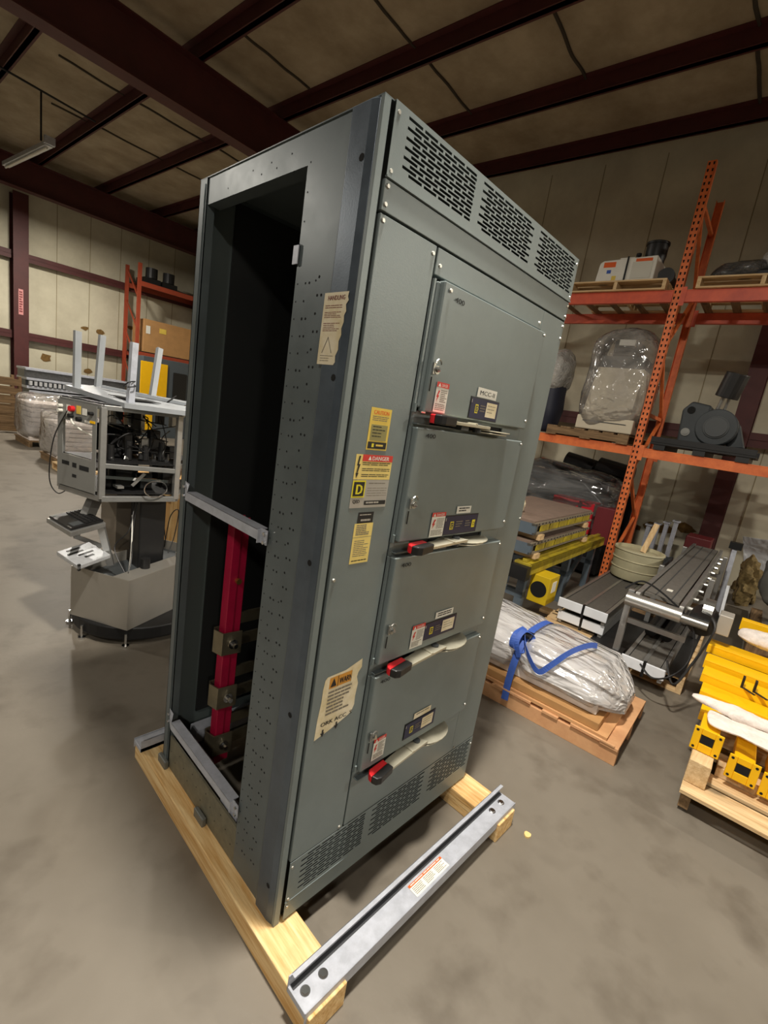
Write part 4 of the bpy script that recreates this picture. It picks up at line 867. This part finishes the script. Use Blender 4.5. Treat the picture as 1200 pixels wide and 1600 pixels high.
for k, (x, z, y0) in enumerate(((2.36, .33, -.86), (2.50, .39, -.83), (2.66, .44, -.81), (2.84, .47, -.80), (3.02, .52, -.79))):
    t = thing('yellow_rail', rl[k], 'steel rail', (x, -1.5, z), YR)
    mb(YPAINT).box((x, -2.3, z), (x+.15, y0, z+.012)).build('web', None, t, .002); mb(YPAINT).box((x, -2.3, z-.045), (x+.008, y0, z)).build('flange', None, t); mb(YPAINT).box((x+.142, -2.3, z-.045), (x+.15, y0, z)).build('flange', None, t)
mb(pale('y')).box((2.47, -2.2, .132), (2.61, -.92, .28)).build('wooden_crate_block', None, label='pale wooden block bed under the yellow rails', cat='wood block')
mb(oldw('y')).box((2.85, -2.2, .132), (3.12, -.95, .40)).build('wooden_riser', None, label='wooden riser carrying the rear yellow rails', cat='wood block')
blob(mb(FOAM), (2.20, -1.10, .400), (.10, .20, .012), .6, .6, .035, 9, 3, 40, 16, False).build('foam_sheet', None, smooth=True, label='crumpled white foam sheet draped over the yellow base plates', cat='foam sheet')
blob(mb(FOAM), (2.30, -1.06, .435), (.05, .25, .026), .8, .8, .022, 10, 5, 40, 16, False).build('foam_roll', None, smooth=True, label='rolled white foam sleeve tied across the yellow rails', cat='foam roll')
blob(mb(FOAM), (3.25, -1.12, .62), (.10, .18, .05), .8, .8, .03, 7, 9, 30, 14, False).build('foam_wad', None, smooth=True, label='wad of white foam on the rear yellow rail', cat='foam sheet')
for k, y in enumerate((-1.02, -1.08)): b = mb(BLACK); b.box((2.66, y, .452), (2.70, y+.012, .52)); b.beam((2.67, y, .455), (2.62, y-.06, .455), .014, .005); b.build('cable_tie', None, label=['left black plastic tie on the middle yellow rail', 'right black plastic tie on the middle yellow rail'][k], cat='cable tie', group='black ties on the yellow rails')
t = thing('yellow_base_plate', 'loose yellow plate with bolt holes lying behind the yellow rails', 'steel plate', (3.6, -1.1, .1)); 
mb(YPAINT).box((3.55, -1.35, .56), (3.62, -.93, .64)).build('plate', None, t, .003); mb(oldw('z')).box((3.5, -1.3, 0), (3.7, -1.0, .56)).build('wood_support', None, t)
# ================================================================== ROBOT CELL (left, behind the cabinet)
cell = thing('robot_cell', 'open framed test cell on a stainless pedestal left of the cabinet', 'machine', (.6, 2.4, 0))
b = mb(BLACKM); b.lathe((.62, 2.42, 0), [(0, .04), (.425, .04), (.43, .05), (.43, .12), (.425, .128), (0, .128)], 48); b.build('round_base', None, cell)
for k, a in enumerate((195, 235, 283, 160, 120)):
    x, y = .62+.44*math.cos(math.radians(a)), 2.42+.44*math.sin(math.radians(a))
    mb(CHROME).cyl((x, y, 0), (x, y, .012), .022, 14).cyl((x, y, .012), (x, y, .09), .008, 10).build('levelling_foot', None, cell)
SS = mat('stainless_sheet', (172, 168, 160), .34, .6, .06, 3)
u = Vector((.925, .38, 0)); v = Vector((-.44, .90, 0)); c0 = Vector((.36, 2.03, .13))
def bx4(p, du, dv, h): return [p, p+u*du, p+u*du+v*dv, p+v*dv]
b = mb(SS); P = [c0, c0+u*.80, c0+u*.80+v*.44, c0+v*.44]
for i in range(4):
    p, q = P[i], P[(i+1) % 4]; b.add([p, q, q+Vector((0, 0, .34)), p+Vector((0, 0, .34))], [(0, 1, 2, 3)])
q0 = c0+Vector((0, 0, .34)); b.add([q0, q0+u*.8, q0+u*.8+v*.12, q0+v*.12], [(0, 1, 2, 3)])
b.build('stainless_skirt', None, cell, thick=.004)
b = mb(DGREY); b.add([c0+Vector((0, 0, .27))+u*.01+v*.01, c0+Vector((0, 0, .27))+u*.79+v*.01, c0+Vector((0, 0, .27))+u*.79+v*.43, c0+Vector((0, 0, .27))+u*.01+v*.43], [(0, 1, 2, 3)]); b.build('inner_tray', None, cell)
mb(BLACK).box((.56, 2.38, .13), (.74, 2.54, .92)).build('column', None, cell, .01)
b = mb(mat('grey_cover', (128, 118, 104), .6)); b.box((.50, 2.62, .45), (.74, 2.9, .92)); b.build('rear_cover', None, cell)
Lc, Cc, Rc, Bc, Ac = Vector((.19, 2.73, 0)), Vector((.30, 2.35, 0)), Vector((.74, 2.27, 0)), Vector((1.05, 2.72, 0)), Vector((.60, 3.02, 0))
ZB, ZT = .925, 1.50
ring = [Lc, Cc, Rc, Bc, Ac]
def Z(p, z): return Vector((p.x, p.y, z))
for p in ring: mb(ALU).beam(Z(p, ZB), Z(p, ZT), .035, .035, (1, 0, 0)).build('frame_post', None, cell, .002)
for p, q in zip(ring, ring[1:]+ring[:1]):
    mb(ALU).beam(Z(p, ZB), Z(q, ZB), .035, .035).build('frame_rail', None, cell, .002); mb(ALU).beam(Z(p, ZT), Z(q, ZT), .03, .03).build('frame_rail', None, cell, .002)
    if p is Cc or p is Rc:
        mb(ALU).beam(Z(p, 1.14), Z(q, 1.12), .03, .03).build('frame_rail', None, cell, .002); mb(CHROME).beam(Z(p, 1.05)+Vector((.05, .08, 0)), Z(q, 1.03)+Vector((0, .08, 0)), .02, .02).build('slide_rail', None, cell)
# bottom deck / top deck
b = mb(BLACKM); b.prism([Z(p, ZB+.03) for p in ring], (0, 0, .006)); b.build('deck_plate', None, cell)
b = mb(BLACKM); b.prism([Z(p, ZT+.016) for p in ring], (0, 0, .006)); b.build('top_plate', None, cell)
b = mb(BLACKM); b.prism([Z(p, 1.155) for p in ring[:4]], (0, 0, .005)); b.build('middle_shelf', None, cell)
# control panel on the left face (Lc-Cc): panel with window
d = (Cc-Lc); n_ = Vector((d.y, -d.x, 0)).normalized(); n_ = -n_ if n_.x > 0 else n_
def pn(a, z, o=0.): return Z(Lc+d*a, z)+n_*(.02+o)
GP = mat('panel_grey', (136, 136, 132), .45, .2, .04, 8)
def panel(a0, a1, z0, z1, nm, m_=GP, o=0., th=.004, par=None, lab=None):
    b = mb(m_); p = [pn(a0, z0, o), pn(a1, z0, o), pn(a1, z1, o), pn(a0, z1, o)]; b.prism(p, n_*th); return b.build(nm, None, par or cell, label=lab)
cpn = panel(.0, .93, 1.38, 1.50, 'control_panel'); panel(.0, .93, .95, 1.16, 'lower_panel'); panel(.0, .12, 1.16, 1.38, 'panel_stile'); panel(.84, .93, 1.16, 1.38, 'panel_stile')
for a0, a1, z0, z1 in ((.12, .30, 1.09, 1.115), (.38, .48, 1.085, 1.115), (.55, .78, 1.08, 1.11), (.38, .48, 1.02, 1.04)): panel(a0, a1, z0, z1, 'panel_slot', HOLE, .004, .001)
for a, z, m_, r in ((.38, 1.455, RED, .018), (.10, 1.46, WHITE, .011), (.10, 1.43, WHITE, .011), (.36, 1.41, BLACK, .014), (.56, 1.40, BLACK, .014), (.84, 1.45, BLACK, .011)):
    mb(m_).cyl(pn(a, z, .004), pn(a, z, .03), r, 14).build('push_button', None, cpn)
panel(.46, .56, 1.43, 1.48, 'yellow_tag', YEL, .004, .002, cpn); panel(.60, .70, 1.43, 1.47, 'white_tag', WHITE, .004, .002, cpn); panel(.78, .9, 1.39, 1.405, 'yellow_tag', YPAINT, .004, .002, cpn); panel(.66, .78, 1.385, 1.40, 'white_tag', WHITE, .004, .002, cpn)
panel(.22, .32, 1.40, 1.475, 'paper_tag', WHITE, .006, .001, cpn)
# interior mechanics
random.seed(11)
for k in range(26):
    x, y, z = random.uniform(.36, .80), random.uniform(2.45, 2.78), random.choice((.96, 1.17)); s_ = random.uniform(.05, .12)
    mb(random.choice((BLACK, BLACKM, DGREY, BLACKM))).box((x, y, z), (x+s_, y+s_*.8, z+random.uniform(.04, .2))).build('actuator_block', None, cell, .004)
for k in range(4):
    x, y = .38+.11*k, 2.44; mb(BLACKM).cyl((x, y, 1.165), (x, y, 1.26+.03*(k % 2)), .022, 12).build('pneumatic_valve', None, cell)
for k in range(10):
    p_ = [Vector((random.uniform(.34, .85), random.uniform(2.4, 2.75), random.uniform(1.18, 1.46))) for _ in range(4)]
    b = mb(random.choice((BLACK, BLACKM, STEEL))); cable(b, p_, .004); b.build('cable', None, cell)
for k in range(7):
    x, y = random.uniform(.42, .85), random.uniform(2.5, 2.75); z = random.uniform(1.28, 1.4)
    mb(random.choice((BLACKM, DGREY, ALU))).box((x, y, z), (x+.05, y+.05, 1.50)).build('hanging_actuator', None, cell, .003)
for k in range(5):
    x = .38+.09*k; mb(random.choice((CHROME, STEEL, BLACK))).cyl((x, 2.42, 1.165), (x+.02, 2.46, 1.20), .014, 10).build('fitting', None, cell)
mb(BLACKM).box((.40, 2.78, 1.17), (.62, 2.80, 1.36)).build('rear_plate', None, cell)
mb(CHROME).tube([(.60+.075*math.cos(a), 2.26, 1.0+.055*math.sin(a)) for a in [k*2*PI/20 for k in range(21)]], .004, 6).build('hose_loop', None, cell)
mb(ALU).box((.40, 2.36, .985), (.44, 2.44, 1.0)).build('sensor_bracket', None, cell); mb(ALU).beam((.5, 2.38, 1.0), (.56, 2.34, 1.09), .02, .02).build('sensor_arm', None, cell)
mb(SILV).box((.62, 2.55, 1.20), (.70, 2.57, 1.30)).build('small_display', None, cell)
for pts in ([(.2, 2.62, 1.46), (.14, 2.7, 1.25), (.13, 2.75, .98), (.17, 2.72, .88), (.22, 2.66, .93)], [(.5, 2.5, 1.3), (.6, 2.42, 1.22), (.68, 2.5, 1.35), (.72, 2.6, 1.2)], [(.72, 2.5, 1.45), (.74, 2.44, 1.3), (.70, 2.4, 1.2), (.76, 2.42, 1.1)],
            [(.74, 2.5, .9), (.78, 2.46, .6), (.80, 2.5, .5), (.79, 2.42, .75), (.84, 2.4, .8), (.83, 2.42, .6), (.78, 2.4, .48)], [(.55, 2.4, .92), (.50, 2.34, .7), (.44, 2.2, .56), (.40, 2.14, .48)], [(.53, 2.4, .9), (.46, 2.3, .72), (.38, 2.32, .6), (.40, 2.2, .46)]):
    b = mb(BLACK); cable(b, pts, .0035); b.build('cable', None, cell)
b = mb(WHITE); cable(b, [(.21, 2.60, 1.48), (.20, 2.58, 1.38), (.24, 2.52, 1.33), (.30, 2.5, 1.30)], .006); cable(b, [(.50, 2.36, .80), (.47, 2.28, .62), (.44, 2.22, .52), (.42, 2.20, .42)], .004); b.build('white_cable', None, cell)
# keyboard tray + lower shelf on an arm
k0 = Vector((.09, 2.20, 0)); ku = Vector((.85, .50, 0)).normalized(); kv = Vector((-.09, .99, 0)).normalized()
def kslab(p, a0, a1, b0, b1, z0, z1, m_, nm, par=cell, bev=.003, lab=None):
    b = mb(m_); b.prism([Z(p+ku*a0+kv*b0, z0), Z(p+ku*a1+kv*b0, z0), Z(p+ku*a1+kv*b1, z0), Z(p+ku*a0+kv*b1, z0)], (0, 0, z1-z0)); return b.build(nm, None, par, bev, label=lab)
tr = kslab(k0, 0, .28, 0, .34, .735, .765, ALU, 'keyboard_tray')
lt_ = Vector((.115, 2.14, 0)); sh = kslab(lt_, 0, .26, 0, .30, .545, .57, GALVW, 'lower_tray')
for k in range(4): kslab(lt_, (.05, .03, .08, .10)[k], (.15, .15, .20, .17)[k], .24-.055*k, .262-.055*k, .5705, .572, BLACK, 'tray_slot', sh, 0)
kslab(lt_, .0, .02, .0, .02, .535, .575, BLACK, 'corner_cap', sh)
mb(ALU).beam(Z(k0+ku*.26+kv*.05, .76), Z(lt_+ku*.30+kv*.05, .47), .03, .04).build('tray_arm', None, cell); mb(ALU).beam(Z(k0+ku*.16+kv*.30, .74), Z(k0+ku*.22+kv*.30, .60), .03, .03).build('tray_arm', None, cell); mb(ALU).beam(Z(k0+ku*.2+kv*.30, .61), Z(k0+ku*.38+kv*.2, .52), .02, .03).build('tray_arm', None, cell)
mb(ALU).beam(Z(k0+ku*.24+kv*.2, .76), Z(k0+ku*.34+kv*.2, .93), .05, .08).build('tray_arm', None, cell)
t = thing('keyboard', 'black keyboard with touchpad lying on the cell tray', 'keyboard', Z(k0, .766)+ku*.14)
kb = kslab(k0, .01, .27, .02, .32, .767, .782, BLACK, 'keyboard_body', t)
kslab(k0, .04, .12, .04, .11, .7825, .784, DGREY, 'touchpad', kb, 0)
for i in range(4):
    for j in range(9): kslab(k0, .13+.032*i, .155+.032*i, .03+.031*j, .055+.031*j, .782, .788, BLACKM, 'key', t, 0)
mb(BLACK).cyl((.53, 2.20, .40), (.53, 2.20, .54), .03, 16).build('black_flask', label='small black cylinder standing in the stainless skirt tray', cat='cylinder')
t = thing('power_adapter', 'grey power supply box lying at right end of stainless tray', 'power supply', (.85, 2.30, .472)); mb(SILV).box((.80, 2.235, .472), (.93, 2.33, .51)).build('housing', None, t, .004); mb(BLACK).box((.798, 2.25, .48), (.80, 2.29, .50)).build('socket', None, t)
# upside down table of pale sheet metal on top of the cell
t = thing('upturned_metal_table', 'pale sheet metal table lying upside down on the robot cell', 'table', (.6, 2.4, 1.53))
T = [Vector((.27, 2.95, 1.575)), Vector((.40, 2.30, 1.535)), Vector((1.05, 2.02, 1.535)), Vector((1.3, 2.6, 1.56)), Vector((.60, 3.25, 1.59))]
PM = mat('pale_sheet_metal', (168, 173, 178), .42, .35, .06, 6)
b = mb(PM); b.prism(T, (0, 0, .006))
for p, q in zip(T, T[1:]+T[:1]): b.beam(p+Vector((0, 0, -.008)), q+Vector((0, 0, -.008)), .006, .03)
tp_ = b.build('table_sheet', None, t)
b = mb(HOLE); b.prism([Vector((.42, 2.62, 1.566)), Vector((.47, 2.42, 1.557)), Vector((.68, 2.42, 1.557)), Vector((.62, 2.52, 1.562))], (0, 0, .003)); b.build('cut_out', None, tp_)
for p, tl_, m_ in ((T[0]+Vector((.04, -.04, 0)), (.0, .0), PM), (Vector((.50, 3.08, 1.59)), (.02, 0), PM), (Vector((.44, 2.36, 1.545)), (.01, 0), GALV), (Vector((.77, 2.80, 1.57)), (.06, .05), PM)):
    q = p+Vector((tl_[0], tl_[1], .37)); b = mb(m_); b.beam(p+Vector((.02, 0, 0)), q+Vector((.02, 0, 0)), .004, .045, (1, 0, 0)); b.beam(p, q, .045, .004, (1, 0, 0)); b.build('table_leg', None, t)
b = mb(BLACK); cable(b, [(.425, 2.33, 1.64), (.47, 2.33, 1.65), (.47, 2.38, 1.66), (.42, 2.38, 1.64), (.43, 2.33, 1.67), (.48, 2.36, 1.68)], .004); b.build('tied_cable', None, t)
b = mb(PM); b.beam((.52, 3.0, 1.60), (.95, 2.45, 1.565), .03, .02); b.build('cross_rib', None, t)
mb(BLACK).beam((.72, 2.42, 1.57), (.80, 2.46, 1.62), .01, .006).build('small_hook', None, t)
for k in range(2): blob(mb(CHROME), (.82+.05*k, 2.32-.03*k, 1.567), (.03, .016, .008), 1, 1, 0, 1, 1, 16, 8).build('shiny_clip', None, label=['left shiny clip lying on the upturned table', 'right shiny clip lying on the upturned table'][k], cat='clip', group='shiny clips on the upturned table')
# light crate behind the cell
t = thing('plywood_crate', 'pale plywood crate standing on the floor behind the robot cell', 'crate', (2.0, 4.3, 0))
CR = wood('crate_', (226, 182, 118), (206, 158, 96), 'z')
mb(CR).box((1.42, 3.70, 0), (2.6, 4.9, .62)).build('crate_body', None, t, .004)
for x in (1.42, 1.96, 2.5): mb(pine('z')).box((x, 3.68, 0), (x+.09, 3.70, .62)).build('batten', None, t)
mb(pine('y')).box((1.40, 3.7, .52), (1.42, 4.9, .62)).build('batten', None, t); mb(pine('y')).box((1.40, 3.7, 0), (1.42, 4.9, .10)).build('batten', None, t)
# ================================================================== FAR LEFT
def wrapped_pallet(x, y, lab, h=.9, w=.85, seed=1, n=8):
    t = thing('wrapped_stack', lab, 'wrapped pallet', (x+w/2, y+w/2, 0), 'wrapped pallets on the far left')
    for k in range(3): mb(oldw('y')).box((x+.02+k*(w-.1)/2, y, 0), (x+.08+k*(w-.1)/2, y+w, .10)).build('pallet_runner', None, t)
    mb(oldw('x')).box((x, y, .10), (x+w, y+w, .12)).build('pallet_deck', None, t)
    for k in range(n): mb(mat('paper_stack', (232, 222, 214), .7, 0, .08, 5)).box((x+.04, y+.04, .122+k*(h-.25)/n), (x+w-.04, y+w-.04, .122+(k+.82)*(h-.25)/n)).build('sheet_layer', None, t, .01)
    blob(mb(film('film_far', (228, 224, 222), .32, .14, 4)), (x+w/2, y+w/2, .12+(h-.1)/2), (w/2+.03, w/2+.03, (h-.1)/2), .3, .3, .05, 3, seed, 40, 24, False).build('plastic_film', None, t, smooth=True)
    return t
wrapped_pallet(1.80, 10.3, 'taller film wrapped pallet of stacked sheets near leaning wood pallets', 1.0, .95, 1)
wrapped_pallet(1.70, 8.3, 'film wrapped pallet just left of the robot cell', .85, .85, 5)
pallet('flat pale pallet on the floor before the wrapped stacks', 1.62, 7.2, .8, .95, 0, .12, pale, 'y', 5)
mb(BLACKM).box((1.72, 7.35, .122), (2.3, 8.05, .17)).build('black_sheet', None, label='flat black sheet lying on the pale floor pallet', cat='sheet', bevel=.005)
# long grating / ladder stack along far wall
t = thing('grating_rack', 'long stack of grey ladder gratings along the far wall', 'grating stack', (4.2, 14, 0))
mb(GALV).box((2.55, 13.3, .84), (4.8, 13.34, .93)).build('grating_edge', None, t); mb(GALV).box((2.5, 13.3, .97), (4.8, 14.2, 1.03)).build('grating_deck', None, t)
mb(DGREY).box((2.5, 13.42, 1.03), (4.8, 14.0, 1.17)).build('dark_beam', None, t); mb(GALV).box((2.5, 13.3, 1.17), (4.8, 14.2, 1.22)).build('grating_deck', None, t)
mb(mat('mid_grey_bars', (104, 104, 102), .5, .3, .2, 20)).box((2.5, 13.5, 1.22), (4.8, 14.1, 1.40)).build('dark_bundle', None, t); mb(GALV).box((2.5, 13.4, 1.40), (4.8, 14.2, 1.45)).build('grating_deck', None, t)
for k in range(22): mb(GALVW).box((2.55+.10*k, 13.28, 1.05), (2.61+.10*k, 13.41, 1.15)).build('rung', None, t)
for x in (2.6, 3.6, 4.6): mb(DGREY).box((x, 13.4, 0), (x+.1, 14.1, .84)).build('stand', None, t)
mb(DGREY).box((2.6, 13.5, .84), (4.7, 14.1, .97)).build('dark_beam', None, t)
# pallets leaning at far left
for k in range(2):
    t = thing('leaning_pallet', ['front wooden pallet standing on edge at far left', 'rear wooden pallet standing on edge at far left'][k], 'pallet', (1.6, 12.3+.5*k, 0), 'pallets standing on edge at far left')
    y = 12.2+.6*k
    for j in range(6): mb(oldw('x')).box((.9, y, .05+.20*j), (2.15, y+.02, .19+.20*j)).build('deck_board', None, t)
    for x in (.9, 1.5, 2.1): mb(oldw('z')).box((x, y+.02, 0), (x+.05, y+.11, 1.25)).build('stringer', None, t)
# far machine with yellow door
t = thing('machine_cabinet', 'dark grey machine enclosure with a bright yellow door by far wall', 'machine cabinet', (5.7, 13.5, 0))
mb(mat('machine_grey', (76, 84, 90), .5)).box((5.05, 13.0, 0), (6.7, 13.9, 2.22)).build('enclosure', None, t, .01)
mb(YPAINT).box((4.98, 12.97, .72), (5.72, 13.0, 2.08)).build('yellow_door', None, t, .006); mb(YPAINT).box((5.1, 12.97, .2), (5.35, 13.0, .72)).build('yellow_panel', None, t)
mb(BLACK).box((5.9, 12.98, 1.1), (6.3, 13.0, 1.9)).build('dark_window', None, t)
# far rack
r2_ = thing('far_pallet_rack', 'distant orange pallet rack by the far wall beside the cabinet edge', 'pallet rack', (6.4, 14.0, 0))
FR = mat('far_rack_orange', (158, 66, 40), .55, 0, .08, 6)
for x in (5.28, 7.5):
    for y in (14.1, 14.95): mb(FR).box((x, y, 0), (x+.09, y+.07, 4.75)).build('post', None, r2_)
    for k in range(5): mb(FR).beam((x+.04, 14.13, .4+.85*k), (x+.04, 14.98, .4+.85*(k+1)), .03, .04).build('diagonal_brace', None, r2_)
for z in (4.15, 2.22):
    for y in (14.08, 14.98): mb(FR).box((5.37, y, z), (7.5, y+.05, z+.13)).build('load_beam', None, r2_)
    mb(BLACKM).box((5.4, 14.1, z+.13), (7.5, 15.0, z+.15)).build('shelf_deck', None, r2_)
t = thing('large_carton', 'large brown cardboard carton on the distant orange rack', 'carton', (6.3, 14.5, 2.37)); mb(CARD).box((5.5, 14.12, 2.375), (7.1, 14.9, 3.3)).build('carton_body', None, t, .01)
mb(WHITE).box((5.56, 14.11, 2.9), (5.68, 14.12, 3.12)).build('paper_label', None, t); mb(YEL).box((5.95, 14.11, 2.98), (6.15, 14.12, 3.12)).build('yellow_label', None, t)
for k in range(2):
    b = mb(BLACKM); b.box((5.5+.5*k, 14.2, 4.302), (5.95+.5*k, 14.8, 4.45)); b.cyl((5.72+.5*k, 14.3, 4.45), (5.72+.5*k, 14.3, 4.72), .16, 16); b.build('small_motor', None, label=['left small dark motor on top of the distant rack', 'right small dark motor on top of the distant rack'][k], cat='motor', group='motors on the distant rack top')
